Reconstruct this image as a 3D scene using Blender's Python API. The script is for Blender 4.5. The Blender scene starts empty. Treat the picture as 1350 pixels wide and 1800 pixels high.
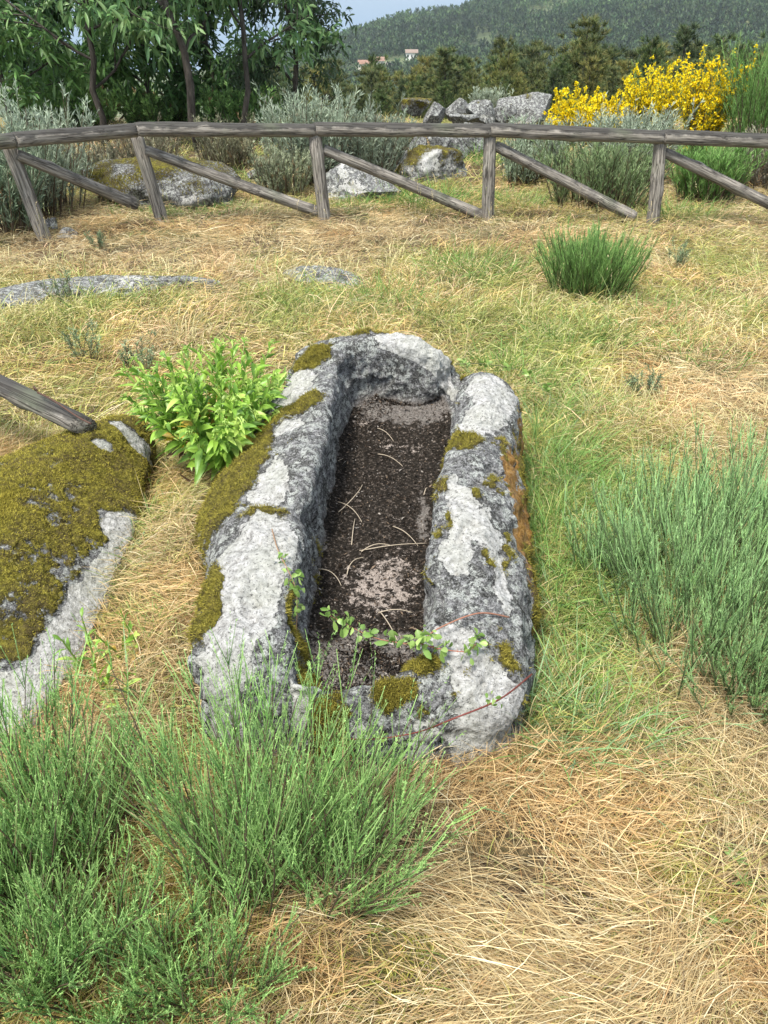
import bpy, math
import numpy as np
from mathutils import Vector, Matrix

# ------------------------------------------------------------------ camera, sky, sun
scene = bpy.context.scene
PITCH = math.radians(32.5); CAMZ = 1.6; FPX = 1352.0
SUN_EL = 64.0; SUN_AZ = 218.0        # azimuth clockwise from +Y
cam_d = bpy.data.cameras.new("camera"); cam = bpy.data.objects.new("camera", cam_d)
scene.collection.objects.link(cam); scene.camera = cam
cam.location = (0, 0, CAMZ); cam.rotation_euler = (math.radians(90) - PITCH, 0, 0)
cam_d.sensor_fit = 'VERTICAL'; cam_d.sensor_height = 36.0; cam_d.lens = 36.0 * FPX / 1800.0
cam_d.clip_start = 0.02; cam_d.clip_end = 6000
scene.view_settings.view_transform = 'Standard'; scene.view_settings.look = 'None'
scene.view_settings.gamma = 1.0; scene.view_settings.exposure = 0.92
scene.cycles.max_bounces = 6; scene.cycles.diffuse_bounces = 3; scene.cycles.glossy_bounces = 2
scene.cycles.transmission_bounces = 3; scene.cycles.volume_bounces = 0
scene.cycles.use_denoising = True

world = bpy.data.worlds.new("World"); scene.world = world; world.use_nodes = True
def build_world():
    nt = world.node_tree; nt.nodes.clear(); N = nt.nodes.new; L = nt.links.new
    out = N('ShaderNodeOutputWorld'); bg = N('ShaderNodeBackground'); sky = N('ShaderNodeTexSky')
    sky.sky_type = 'NISHITA'; sky.sun_disc = False
    sky.sun_elevation = math.radians(SUN_EL); sky.sun_rotation = math.radians(SUN_AZ)
    sky.air_density = 1.0; sky.dust_density = 2.0; sky.ozone_density = 1.0
    tc = N('ShaderNodeTexCoord'); mp = N('ShaderNodeMapping'); mp.inputs['Scale'].default_value = (1, 1, 3.5)
    nz = N('ShaderNodeTexNoise'); nz.inputs['Scale'].default_value = 2.2; nz.inputs['Detail'].default_value = 7
    nz.inputs['Roughness'].default_value = 0.55
    rp = N('ShaderNodeValToRGB'); rp.color_ramp.elements[0].position = 0.36; rp.color_ramp.elements[1].position = 0.66
    rp.color_ramp.elements[0].color = (.35, .35, .35, 1); rp.color_ramp.elements[1].color = (.95, .95, .95, 1)
    cl = N('ShaderNodeMixRGB'); cl.inputs['Color2'].default_value = (5.6, 6.4, 7.3, 1)
    L(tc.outputs['Generated'], mp.inputs[0]); L(mp.outputs[0], nz.inputs['Vector']); L(nz.outputs[0], rp.inputs[0])
    sp = N('ShaderNodeSeparateXYZ'); L(tc.outputs['Generated'], sp.inputs[0])
    gr = N('ShaderNodeValToRGB'); gr.color_ramp.elements[0].position = 0.0; gr.color_ramp.elements[1].position = 0.45
    gr.color_ramp.elements[0].color = (.24, .345, .47, 1); gr.color_ramp.elements[1].color = (.78, .84, .90, 1)
    e = gr.color_ramp.elements.new(.10); e.color = (.36, .46, .58, 1)
    L(sp.outputs['Z'], gr.inputs[0]); ml = N('ShaderNodeMixRGB'); ml.blend_type = 'MULTIPLY'; ml.inputs['Fac'].default_value = 1
    ml.inputs['Color2'].default_value = (9.5, 9.5, 9.5, 1); L(gr.outputs[0], ml.inputs['Color1']); L(ml.outputs[0], cl.inputs['Color2'])
    hz = N('ShaderNodeMapRange'); hz.inputs['From Max'].default_value = .3; hz.inputs['To Min'].default_value = .9; hz.inputs['To Max'].default_value = 0
    L(sp.outputs['Z'], hz.inputs['Value']); mx = N('ShaderNodeMath'); mx.operation = 'MAXIMUM'; L(hz.outputs[0], mx.inputs[0]); L(rp.outputs[0], mx.inputs[1])
    L(mx.outputs[0], cl.inputs['Fac']); L(sky.outputs[0], cl.inputs['Color1']); L(cl.outputs[0], bg.inputs[0])
    bg.inputs[1].default_value = 0.10; L(bg.outputs[0], out.inputs[0])
build_world()
sd = bpy.data.lights.new("sun", 'SUN'); sun = bpy.data.objects.new("sun", sd); scene.collection.objects.link(sun)
sd.energy = 3.6; sd.angle = math.radians(14.0); sd.color = (1.0, 0.955, 0.88)
az = math.radians(SUN_AZ); el = math.radians(SUN_EL)
sdir = Vector((math.sin(az) * math.cos(el), math.cos(az) * math.cos(el), math.sin(el)))
sun.rotation_euler = (-sdir).to_track_quat('-Z', 'Y').to_euler()

# ------------------------------------------------------------------ helpers
rng = np.random.default_rng(11)
SP, CP = math.sin(PITCH), math.cos(PITCH)
def ray(x, y):
    a = (x - 675.0) / FPX; b = (y - 900.0) / FPX
    return np.array([a, CP - b * SP, -SP - b * CP])
def px(x, y, z=0.0):
    r = ray(x, y); t = (z - CAMZ) / r[2]; return np.array([r[0] * t, r[1] * t, z])
def pd(x, y, d):
    r = ray(x, y); t = d / r[1]; return np.array([r[0] * t, d, CAMZ + r[2] * t])
def mpp(d, z=0.0):      # metres per photo pixel at ground distance d
    return (d * CP + (CAMZ - z) * SP) / FPX

def _hash(ix, iy, iz, s):
    h = (ix.astype(np.int64) * 374761393 + iy.astype(np.int64) * 668265263 + iz.astype(np.int64) * 2147483647 + s * 1274126177) & 0xffffffff
    h = ((h ^ (h >> 13)) * 1274126177) & 0xffffffff
    h = (h ^ (h >> 16)) & 0xffffffff
    h = (h * 2246822519) & 0xffffffff
    h = h ^ (h >> 15)
    return (h & 0xffffff) / float(0xffffff)
def vnoise(p, s=0):
    p = np.asarray(p, float); i = np.floor(p).astype(np.int64); f = p - i; f = f * f * (3 - 2 * f)
    r = 0
    for dx in (0, 1):
        wx = f[:, 0] if dx else 1 - f[:, 0]
        for dy in (0, 1):
            wy = f[:, 1] if dy else 1 - f[:, 1]
            for dz in (0, 1):
                wz = f[:, 2] if dz else 1 - f[:, 2]
                r = r + wx * wy * wz * _hash(i[:, 0] + dx, i[:, 1] + dy, i[:, 2] + dz, s)
    return r
def fbm(p, scale, octv=4, s=0, gain=0.5):
    p = np.asarray(p, float) * scale; a = 1.0; r = 0; t = 0
    for k in range(octv):
        r = r + a * (vnoise(p + 17.3 * k, s + k) - 0.5); t += a; a *= gain; p = p * 2.03
    return r / t * 2       # about -1..1
def fbm2(x, y, scale, octv=4, s=0, gain=0.5):
    return fbm(np.stack([x, y, np.zeros_like(x) + 3.7], 1), scale, octv, s, gain)
def sstep(a, b, x):
    t = np.clip((x - a) / (b - a), 0, 1); return t * t * (3 - 2 * t)
def nrm(v):
    return v / np.maximum(np.linalg.norm(v, axis=-1, keepdims=True), 1e-9)

COL = bpy.context.scene.collection
def mesh_from(name, V, F, cols=None, attrs=None, smooth=True, mat=None):
    me = bpy.data.meshes.new(name)
    V = np.asarray(V, np.float32)
    Fs = F if isinstance(F, list) else [F]
    Fs = [np.asarray(f, np.int32) for f in Fs if len(f)]
    me.vertices.add(len(V)); me.vertices.foreach_set('co', V.ravel())
    tot = sum(f.size for f in Fs); nf = sum(len(f) for f in Fs)
    me.loops.add(tot); me.loops.foreach_set('vertex_index', np.concatenate([f.ravel() for f in Fs]))
    me.polygons.add(nf)
    st = []; o = 0
    for f in Fs:
        st.append(o + np.arange(len(f)) * f.shape[1]); o += f.size
    me.polygons.foreach_set('loop_start', np.concatenate(st).astype(np.int32))
    if smooth: me.polygons.foreach_set('use_smooth', np.ones(nf, bool))
    if cols is not None:
        a = me.attributes.new('Col', 'FLOAT_COLOR', 'POINT')
        c = np.ones((len(V), 4), np.float32); c[:, :3] = cols; a.data.foreach_set('color', c.ravel())
    for k, v in (attrs or {}).items():
        a = me.attributes.new(k, 'FLOAT', 'POINT'); a.data.foreach_set('value', np.asarray(v, np.float32))
    me.update(calc_edges=True)
    if mat: me.materials.append(mat)
    return me
def obj(name, me, parent=None, loc=None):
    o = bpy.data.objects.new(name, me); COL.objects.link(o)
    if parent is not None: o.parent = parent
    if loc is not None: o.location = loc
    return o
def tag(o, label=None, cat=None, group=None, kind=None):
    if label: o['label'] = label
    if cat: o['category'] = cat
    if group: o['group'] = group
    if kind: o['kind'] = kind
    return o
def empty(name, loc=(0, 0, 0)):
    o = bpy.data.objects.new(name, None); o.empty_display_size = 0.1; COL.objects.link(o); o.location = loc; return o
def copy_tree(o, parent=None):
    c = o.copy(); COL.objects.link(c)
    if parent is not None: c.parent = parent
    for ch in list(o.children): copy_tree(ch, c)
    return c

class Geo:
    def __init__(s): s.V = []; s.Q = []; s.T = []; s.C = []; s.n = 0
    def add(s, V, Q=None, T=None, C=None):
        V = np.asarray(V, np.float32)
        if Q is not None and len(Q): s.Q.append(np.asarray(Q, np.int32) + s.n)
        if T is not None and len(T): s.T.append(np.asarray(T, np.int32) + s.n)
        C = np.ones((len(V), 3)) * .5 if C is None else np.broadcast_to(C, (len(V), 3))
        s.V.append(V); s.C.append(np.asarray(C, np.float32)); s.n += len(V); return s
    def mesh(s, name, mat, smooth=True):
        F = []
        if s.Q: F.append(np.concatenate(s.Q))
        if s.T: F.append(np.concatenate(s.T))
        return mesh_from(name, np.concatenate(s.V), F, cols=np.concatenate(s.C), mat=mat, smooth=smooth)

def blades(g, P, D, L, W, col, droop=0.0, K=3, tip=None, fold=0.0, prof='blade', wob=0.0, r=None, side=None):
    """many ribbons at once: P bases, D directions, L lengths, W widths"""
    r = r or rng; n = len(P)
    if n == 0: return
    P = np.asarray(P, float); D = nrm(np.asarray(D, float))
    L = np.broadcast_to(np.asarray(L, float), (n,)); W = np.broadcast_to(np.asarray(W, float), (n,))
    droop = np.broadcast_to(np.asarray(droop, float), (n,))
    if side is None: side = np.cross(D, nrm(r.normal(size=(n, 3)) * [1, 1, .45] + 1e-4))
    side = nrm(side); up = nrm(np.cross(side, D))
    wv = r.normal(size=(n, 3)) * wob
    t = np.linspace(0, 1, K + 1)
    if prof == 'blade': w = np.interp(t, [0, .25, .7, 1], [.7, 1, .75, .06])
    elif prof == 'leaf': w = np.interp(t, [0, .15, .45, .8, 1], [.12, .5, 1, .6, .03])
    elif prof == 'oak': w = np.interp(t, [0, .2, .6, .85, 1], [.1, .55, 1, .75, .15])
    else: w = np.interp(t, [0, 1], [1, .5])
    cen = P[:, None] + D[:, None] * (L[:, None] * t)[..., None]
    cen = cen + wv[:, None] * (L[:, None] * (t * t))[..., None]
    cen[..., 2] -= (droop * L)[:, None] * t * t
    hw = (W[:, None] * w * .5)[..., None]
    if fold:
        V = np.stack([cen - side[:, None] * hw + up[:, None] * hw * fold, cen, cen + side[:, None] * hw + up[:, None] * hw * fold], 2)
        m = 3
    else:
        V = np.stack([cen - side[:, None] * hw, cen + side[:, None] * hw], 2); m = 2
    V = V.reshape(-1, 3)
    b = (np.arange(n) * (K + 1) * m)[:, None]
    ks = np.arange(K)[None] * m
    Q = []
    for j in range(m - 1):
        a = b + ks + j
        Q.append(np.stack([a, a + 1, a + m + 1, a + m], -1).reshape(-1, 4))
    col = np.broadcast_to(np.asarray(col, float), (n, 3))
    if tip is None: C = np.repeat(col, (K + 1) * m, 0)
    else:
        tip = np.broadcast_to(np.asarray(tip, float), (n, 3))
        C = (col[:, None] * (1 - t)[None, :, None] + tip[:, None] * t[None, :, None])
        C = np.repeat(C.reshape(-1, 3), m, 0)
    g.add(V, Q=np.concatenate(Q), C=C)

def tube(g, pts, rad, sides=6, col=(.2, .2, .2), cap=True):
    pts = np.asarray(pts, float); n = len(pts)
    rad = np.broadcast_to(np.asarray(rad, float), (n,))
    T = nrm(np.gradient(pts, axis=0)); ref = np.array([0.13, .2, 1.0]) if abs(T[0][2]) < .9 else np.array([1.0, .1, 0])
    A = nrm(np.cross(T, ref)); B = np.cross(T, A)
    th = np.linspace(0, 2 * np.pi, sides, endpoint=False)
    ring = A[:, None] * np.cos(th)[None, :, None] + B[:, None] * np.sin(th)[None, :, None]
    V = (pts[:, None] + ring * rad[:, None, None]).reshape(-1, 3)
    i = np.arange(n - 1)[:, None] * sides; j = np.arange(sides)[None]; j2 = (j + 1) % sides
    Q = np.stack([i + j, i + j2, i + sides + j2, i + sides + j], -1).reshape(-1, 4)
    Tt = None
    if cap:
        V = np.concatenate([V, pts[:1], pts[-1:]]); a = n * sides
        jj = np.arange(sides); k2 = (jj + 1) % sides
        Tt = np.concatenate([np.stack([np.full(sides, a), k2, jj], 1), np.stack([np.full(sides, a + 1), (n - 1) * sides + jj, (n - 1) * sides + k2], 1)])
    g.add(V, Q=Q, T=Tt, C=col)

def cr(P, t, closed):
    """Catmull-Rom through rows of P at parameters t in [0, n)"""
    n = len(P); i = np.floor(t).astype(int); f = t - i
    def ix(k): return (k % n) if closed else np.clip(k, 0, n - 1)
    if not closed:
        i = np.minimum(i, n - 2); f = t - i
    sh = (-1,) + (1,) * (P.ndim - 1); f = f.reshape(sh)
    p0, p1, p2, p3 = P[ix(i - 1)], P[ix(i)], P[ix(i + 1)], P[ix(i + 2)]
    return .5 * ((2 * p1) + (p2 - p0) * f + (2 * p0 - 5 * p1 + 4 * p2 - p3) * f ** 2 + (3 * p1 - p0 - 3 * p2 + p3) * f ** 3)

def inpoly(x, y, poly):
    poly = np.asarray(poly); r = np.zeros(len(x), bool); n = len(poly); j = n - 1
    for i in range(n):
        xi, yi = poly[i][:2]; xj, yj = poly[j][:2]
        c = ((yi > y) != (yj > y)) & (x < (xj - xi) * (y - yi) / (yj - yi + 1e-12) + xi); r ^= c; j = i
    return r
def blobs2(x, y, lst, z=0.0):
    """soft ellipses authored on the ground: (photo x, photo y, half width, half height, weight)"""
    r = np.zeros_like(x)
    for b in lst:
        cx, cy, rx, ry, w = b[:5]; zz = b[5] if len(b) > 5 else z
        c = px(cx, cy, zz); hx = rx * mpp(c[1], zz); hy = abs(px(cx, cy - ry, zz)[1] - px(cx, cy + ry, zz)[1]) / 2
        dd = ((x - c[0]) / hx) ** 2 + ((y - c[1]) / hy) ** 2
        r = r + w * np.exp(-dd * 0.8)
    return r

# ------------------------------------------------------------------ materials
class NT:
    def __init__(s, name):
        s.m = bpy.data.materials.new(name); s.m.use_nodes = True; s.t = s.m.node_tree; s.t.nodes.clear()
        s.out = s.t.nodes.new('ShaderNodeOutputMaterial')
        s.tc = s.t.nodes.new('ShaderNodeTexCoord')
    def n(s, typ, **kw):
        nd = s.t.nodes.new('ShaderNode' + typ)
        for k, v in kw.items():
            try: nd.inputs[k].default_value = v
            except Exception: setattr(nd, k, v)
        return nd
    def l(s, a, b): s.t.links.new(a, b)
    def noise(s, scale, detail=4, rough=.6, vec=None, dist=0.0):
        nd = s.n('TexNoise'); nd.inputs['Scale'].default_value = scale; nd.inputs['Detail'].default_value = detail
        nd.inputs['Roughness'].default_value = rough; nd.inputs['Distortion'].default_value = dist
        s.l(vec or s.tc.outputs['Object'], nd.inputs['Vector']); return nd.outputs['Fac']
    def vor(s, scale, vec=None):
        nd = s.n('TexVoronoi'); nd.inputs['Scale'].default_value = scale; s.l(vec or s.tc.outputs['Object'], nd.inputs['Vector']); return nd
    def ramp(s, fac, stops):
        nd = s.n('ValToRGB'); cr_ = nd.color_ramp
        while len(cr_.elements) < len(stops): cr_.elements.new(.5)
        for e, (p, c) in zip(cr_.elements, stops):
            e.position = p; e.color = (c, c, c, 1) if not hasattr(c, '__len__') else (*c, 1)
        s.l(fac, nd.inputs[0]); return nd.outputs[0]
    def mix(s, fac, a, b, mode='MIX'):
        nd = s.n('MixRGB'); nd.blend_type = mode
        for i, v in ((0, fac), (1, a), (2, b)):
            if hasattr(v, 'is_output'): s.l(v, nd.inputs[i])
            elif hasattr(v, '__len__'): nd.inputs[i].default_value = (*v, 1)
            else: nd.inputs[i].default_value = v if i == 0 else (v, v, v, 1)
        return nd.outputs[0]
    def math(s, op, a, b=0.0):
        nd = s.n('Math'); nd.operation = op
        for i, v in ((0, a), (1, b)):
            if hasattr(v, 'is_output'): s.l(v, nd.inputs[i])
            else: nd.inputs[i].default_value = v
        return nd.outputs[0]
    def attr(s, name, out='Fac'):
        nd = s.n('Attribute'); nd.attribute_name = name; return nd.outputs[out]
    def surf(s, col, rough=.85, bump=None, bstr=.4, bdist=.01, trans=0.0, spec=.3):
        p = s.n('BsdfPrincipled'); p.inputs['Roughness'].default_value = rough
        p.inputs['Specular IOR Level'].default_value = spec
        if hasattr(col, 'is_output'): s.l(col, p.inputs['Base Color'])
        else: p.inputs['Base Color'].default_value = (*col, 1)
        if bump is not None:
            b = s.n('Bump'); b.inputs['Strength'].default_value = bstr; b.inputs['Distance'].default_value = bdist
            s.l(bump, b.inputs['Height']); s.l(b.outputs[0], p.inputs['Normal'])
        if trans:
            tr = s.n('BsdfTranslucent'); mx = s.n('MixShader'); mx.inputs[0].default_value = trans
            if hasattr(col, 'is_output'): s.l(col, tr.inputs[0])
            else: tr.inputs[0].default_value = (*col, 1)
            s.l(p.outputs[0], mx.inputs[1]); s.l(tr.outputs[0], mx.inputs[2]); s.l(mx.outputs[0], s.out.inputs[0])
        else: s.l(p.outputs[0], s.out.inputs[0])
        return s.m

def foliage_mat(name, trans=.28, rough=.55, spec=.3):
    t = NT(name); return t.surf(t.attr('Col', 'Color'), rough, trans=trans, spec=spec)
M_grass = foliage_mat('grass_blade', .25, .6)
M_leaf = foliage_mat('leaf', .35, .42, .5)
M_shrub = foliage_mat('shrub_shoot', .15, .6)
M_petal = foliage_mat('petal', .3, .6)
M_moss = foliage_mat('moss', .1, .9, .1)
def bark_mat():
    t = NT('bark'); mp = t.n('Mapping'); mp.inputs['Scale'].default_value = (1, 1, .25); t.l(t.tc.outputs['Object'], mp.inputs[0])
    n = t.noise(18, 6, .7, mp.outputs[0]); c = t.ramp(n, [(.35, (.025, .02, .016)), (.6, (.10, .085, .07)), (.75, (.2, .18, .15))])
    return t.surf(c, .9, n, .9, .02)
M_bark = bark_mat()

def wood_mat():
    t = NT('weathered_wood'); mp = t.n('Mapping'); mp.inputs['Scale'].default_value = (1, 1, .07); t.l(t.tc.outputs['Object'], mp.inputs[0])
    n1 = t.noise(60, 6, .65, mp.outputs[0], .4); n2 = t.noise(7, 5, .6); n3 = t.noise(3.0, 3, .5)
    c = t.ramp(n1, [(.3, (.08, .073, .063)), (.47, (.21, .19, .165)), (.6, (.33, .305, .265)), (.75, (.46, .43, .38))])
    geo = t.n('NewGeometry'); sep = t.n('SeparateXYZ'); t.l(geo.outputs['Normal'], sep.inputs[0])
    # black algae stains lie on the upper side of the wood
    st = t.math('ADD', t.math('MULTIPLY', sep.outputs['Z'], t.attr('stain')), t.math('MULTIPLY', t.math('SUBTRACT', n2, .5), 1.9))
    c = t.mix(t.ramp(st, [(.1, 0), (.5, .88)]), c, (.035, .034, .032))
    c = t.mix(t.ramp(n3, [(.5, 0), (.7, .35)]), c, (.17, .2, .12))
    # drying cracks
    mp2 = t.n('Mapping'); mp2.inputs['Scale'].default_value = (1, 1, .035); t.l(t.tc.outputs['Object'], mp2.inputs[0])
    n4 = t.noise(38, 3, .5, mp2.outputs[0], .2); cr_ = t.ramp(n4, [(.475, 1), (.49, 0), (.505, 0), (.52, 1)])
    c = t.mix(t.math('MULTIPLY', t.math('SUBTRACT', 1.0, cr_), .75), c, (.03, .026, .022))
    return t.surf(c, .85, t.math('ADD', t.math('MULTIPLY', n1, .6), cr_), .7, .006)
M_wood = wood_mat()

def rock_mat(name, placed=True, mossc=((.14, .125, .02), (.38, .34, .055)), tone=1.0):
    t = NT(name)
    n1 = t.noise(9, 8, .7); n2 = t.noise(62, 6, .78); n3 = t.noise(240, 3, .7)
    g = t.ramp(n2, [(.38, .010 * tone), (.47, .07 * tone), (.54, .20 * tone), (.64, .46 * tone)])
    g = t.mix(.35, g, t.ramp(n3, [(.38, .012), (.6, .36)]))
    g = t.mix(t.ramp(t.math('ADD', n1, t.math('MULTIPLY', t.math('SUBTRACT', n2, .5), .5)), [(.44, .92), (.50, 0)]), g, t.ramp(n3, [(.42, (.015, .015, .015)), (.62, (.16, .16, .15))]))   # black crust lichen
    g = t.mix(t.ramp(t.noise(26, 7, .78), [(.52, 0), (.54, .9)]), g, t.ramp(n3, [(.38, (.20, .21, .19)), (.6, (.52, .54, .51))]))     # pale crust
    g = t.mix(t.ramp(t.noise(48, 6, .8, None, .6), [(.39, .95), (.43, 0)]), g, (.02, .02, .018))
    fl = t.ramp(t.noise(150, 5, .75), [(.35, (.05, .042, .036)), (.5, (.15, .13, .115)), (.66, (.30, .27, .24))])
    g = t.mix(t.math('MULTIPLY', t.attr('seam'), .85), g, fl)
    sm = t.attr('seam'); 
    # smooth white lichen plates with a crisp scalloped edge
    w = t.math('ADD', t.attr('white'), t.math('MULTIPLY', t.math('SUBTRACT', t.noise(24, 8, .7), .5), .8))
    wcol = t.ramp(t.noise(55, 6, .7), [(.32, (.19, .185, .175)), (.45, (.38, .375, .36)), (.60, (.58, .575, .56))])
    wcol = t.mix(t.ramp(t.noise(7, 3, .5), [(.4, 0), (.65, .45)]), wcol, (.42, .43, .36))
    wcol = t.mix(t.ramp(t.noise(120, 5, .8), [(.40, .8), (.45, 0)]), wcol, (.07, .07, .068))
    fw = t.ramp(w, [(.485, 0), (.505, 1)])
    rim = t.ramp(w, [(.45, 0), (.48, .8), (.50, 0)])
    c = t.mix(fw, g, wcol); c = t.mix(rim, c, (.05, .048, .045))
    o = t.math('ADD', t.attr('orange'), t.math('MULTIPLY', t.math('SUBTRACT', t.noise(45, 5, .7), .5), .9))
    c = t.mix(t.ramp(o, [(.45, 0), (.58, .85)]), c, t.ramp(n2, [(.35, (.12, .05, .01)), (.6, (.36, .19, .03))]))
    so = t.math('ADD', t.attr('soil'), t.math('MULTIPLY', t.math('SUBTRACT', t.noise(30, 8, .78), .5), 1.1))
    soc = t.ramp(t.noise(85, 6, .82), [(.34, (.004, .003, .002)), (.52, (.018, .014, .010)), (.58, (.07, .056, .045)), (.66, (.34, .29, .25))])
    c = t.mix(t.ramp(so, [(.45, 0), (.53, 1)]), c, soc)
    gr = t.math('ADD', t.attr('grit'), t.math('MULTIPLY', t.math('SUBTRACT', t.noise(38, 8, .75), .5), 2.4))
    c = t.mix(t.ramp(gr, [(.5, 0), (.6, .9)]), c, t.ramp(n3, [(.35, (.16, .13, .11)), (.58, (.50, .43, .38))]))
    mo = t.math('ADD', t.attr('moss'), t.math('MULTIPLY', t.math('SUBTRACT', t.noise(55, 7, .8), .5), 1.0))
    mc = t.ramp(t.noise(45, 5, .75), [(.32, (mossc[0][0] * .3, mossc[0][1] * .3, mossc[0][2] * .5)), (.46, mossc[0]), (.62, mossc[1])])
    mc = t.mix(t.ramp(t.noise(11, 5, .7), [(.42, .75), (.58, 0)]), mc, t.ramp(n2, [(.4, (.035, .028, .012)), (.6, (.20, .15, .07))]))
    c = t.mix(t.ramp(mo, [(.46, 0), (.52, 1)]), c, mc)
    moh = t.ramp(mo, [(.44, 0), (.6, 1)])
    h = t.math('ADD', t.math('MULTIPLY', n2, .6), t.math('MULTIPLY', moh, t.math('MULTIPLY', t.noise(190, 3, .8), 1.3)))
    h = t.math('ADD', h, t.math('MULTIPLY', fw, .12)); h = t.math('ADD', h, t.math('MULTIPLY', n3, .3))
    return t.surf(c, .92, h, 1.0, .018, spec=.2)
M_rock = rock_mat('granite_with_lichen')
M_rock2 = rock_mat('weathered_granite', tone=.95)
print('helpers ready')

# ------------------------------------------------------------------ terrain
RD = 950.0
_rt = np.array([pd(a, b, RD) for a, b in ((-400,140),(300,118),(480,92),(555,72),(620,49),(700,25),(760,16),(800,11),(850,-6),(950,-28),(1100,-55),(1350,-95),(2200,-150))])
def ridge(x):
    return np.interp(x, _rt[:, 0], _rt[:, 2] - 9.0)
def HT(x, y):
    x = np.asarray(x, float); y = np.asarray(y, float)
    z = 0.022 * fbm2(x, y, 1.3, 3, 5) + .01 * fbm2(x, y, 7, 2, 9)
    z = z + .15 * np.exp(-(((x + .62) / .26) ** 2 + ((y - 2.2) / .45) ** 2))
    z = z + .10 * np.exp(-(((x + .62) / .13) ** 2 + ((y - 1.55) / .40) ** 2))
    z = z + 0.12 * sstep(8.5, 12, y) * (1 + .8 * fbm2(x, y, .35, 2, 3))
    d = np.interp(y, [15, 20, 28, 45, 70, 140, 260, 330], [0, -.7, -2.4, -5.5, -10, -30, -52, -52])
    rz = ridge(x)
    up = np.clip((y - 330) / (RD - 330), 0, 1) ** 1.15 * (rz + 52) - sstep(RD + 40, 2200, y) * 90
    z = z + d + up + sstep(60, 200, y) * (1 - sstep(300, 900, y) * .6) * 6 * fbm2(x, y, .009, 4, 8)
    z = z + .05 * np.exp(-(((x - .05) / .65) ** 4 + ((y - 1.15) / .42) ** 4)) + .035 * fbm2(x, y, 3.6, 2, 15)
    return z

# the tomb, laid out station by station round its rim: outer top, inner rim
#  (outer px, py, z) (inner px, py, z) outward offset of base, crest lift, floor inset
ST = [
 ((357,1195,.29),(515,1182,.32), .00, .02, .035),
 ((356,1105,.34),(500,1105,.37), .00, .02, .035),
 ((374, 990,.34),(505,1000,.40), .03, .035,.04),
 ((372, 900,.29),(522, 905,.42), .08, .04, .04),
 ((400, 815,.24),(545, 805,.43), .10, .05, .035),
 ((458, 745,.28),(567, 725,.44), .08, .04, .035),
 ((496, 672,.38),(585, 660,.46), .06, .02, .035),
 ((530, 612,.46),(600, 622,.49), .05, .012,.035),
 ((590, 590,.50),(635, 606,.50), .05, .006,.035),
 ((690, 585,.52),(698, 607,.50), .05, .008,.045),
 ((757, 606,.48),(764, 638,.44), .05, .02, .04),
 ((808, 654,.34),(797, 690,.30), .05, .0, .035),
 ((858, 655,.42),(812, 690,.41), .05, .03, .03),
 ((900, 686,.40),(803, 752,.43), .06, .04, .03),
 ((900, 800,.37),(784, 842,.42), .07, .045,.025),
 ((906, 940,.34),(769, 955,.40), .08, .045,.02),
 ((912,1070,.30),(764,1070,.36), .06, .035,.02),
 ((916,1155,.27),(748,1125,.33), .03, .03, .03),
 ((893,1230,.23),(728,1165,.30), .01, .02, .03),
 ((770,1258,.23),(680,1196,.285),.01, .015,.03),
 ((620,1262,.23),(612,1210,.285),.01, .01, .03),
 ((470,1240,.25),(548,1210,.30), .01, .015,.04),
]
def spine(y, z):
    y = np.clip(y, 1.55, 3.02); x = np.interp(y, [1.4, 2.2, 3.0], [-.06, .02, .03]); return np.stack([x, y, z], -1)
def floorz(y): return np.interp(y, [1.35, 1.9, 2.6, 2.85, 3.1], [.185, .16, .18, .22, .30])
def ring_rock(rows, NA, per):
    """rows: list of (n,3) closed control rings from outside in; per: samples between rings"""
    R = np.stack(rows, 0)                      # m,n,3
    n = R.shape[1]; t = np.arange(NA) / NA * n
    RR = np.stack([cr(R[k], t, True) for k in range(len(R))], 0)   # m,NA,3
    s = np.concatenate([np.linspace(k, k + 1, per[k], endpoint=False) for k in range(len(per))] + [[len(per)]])
    G = cr(RR, s, False)                       # S,NA,3
    S = len(s)
    return G, S
def grid_normals(G):
    du = np.roll(G, -1, 1) - np.roll(G, 1, 1); dv = np.gradient(G, axis=0)
    return nrm(np.cross(du, dv))
def grid_faces(S, NA):
    i = np.arange(S - 1)[:, None] * NA; j = np.arange(NA)[None]; j2 = (j + 1) % NA
    return np.stack([i + j, i + j2, i + NA + j2, i + NA + j], -1).reshape(-1, 4)

def moss_fuzz(V, Nn, mask, n, lo, hi, L, W, c1, c2, seed):
    r = np.random.default_rng(seed); p = np.clip(mask, 0, 1); p = p / p.sum()
    idx = r.choice(len(V), n, p=p)
    P = V[idx] + r.normal(size=(n, 3)) * .003; D = nrm(Nn[idx] + r.normal(size=(n, 3)) * .6)
    u = r.random((n, 1)) * .7 + .3 * (fbm(P, 60, 2, 4)[:, None] + .5); C = np.asarray(c1) * (1 - u) + np.asarray(c2) * u
    g = Geo(); blades(g, P, D, L * (.5 + r.random(n)), W, np.clip(C, .004, 1), .1, 1, r=r); return g

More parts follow.
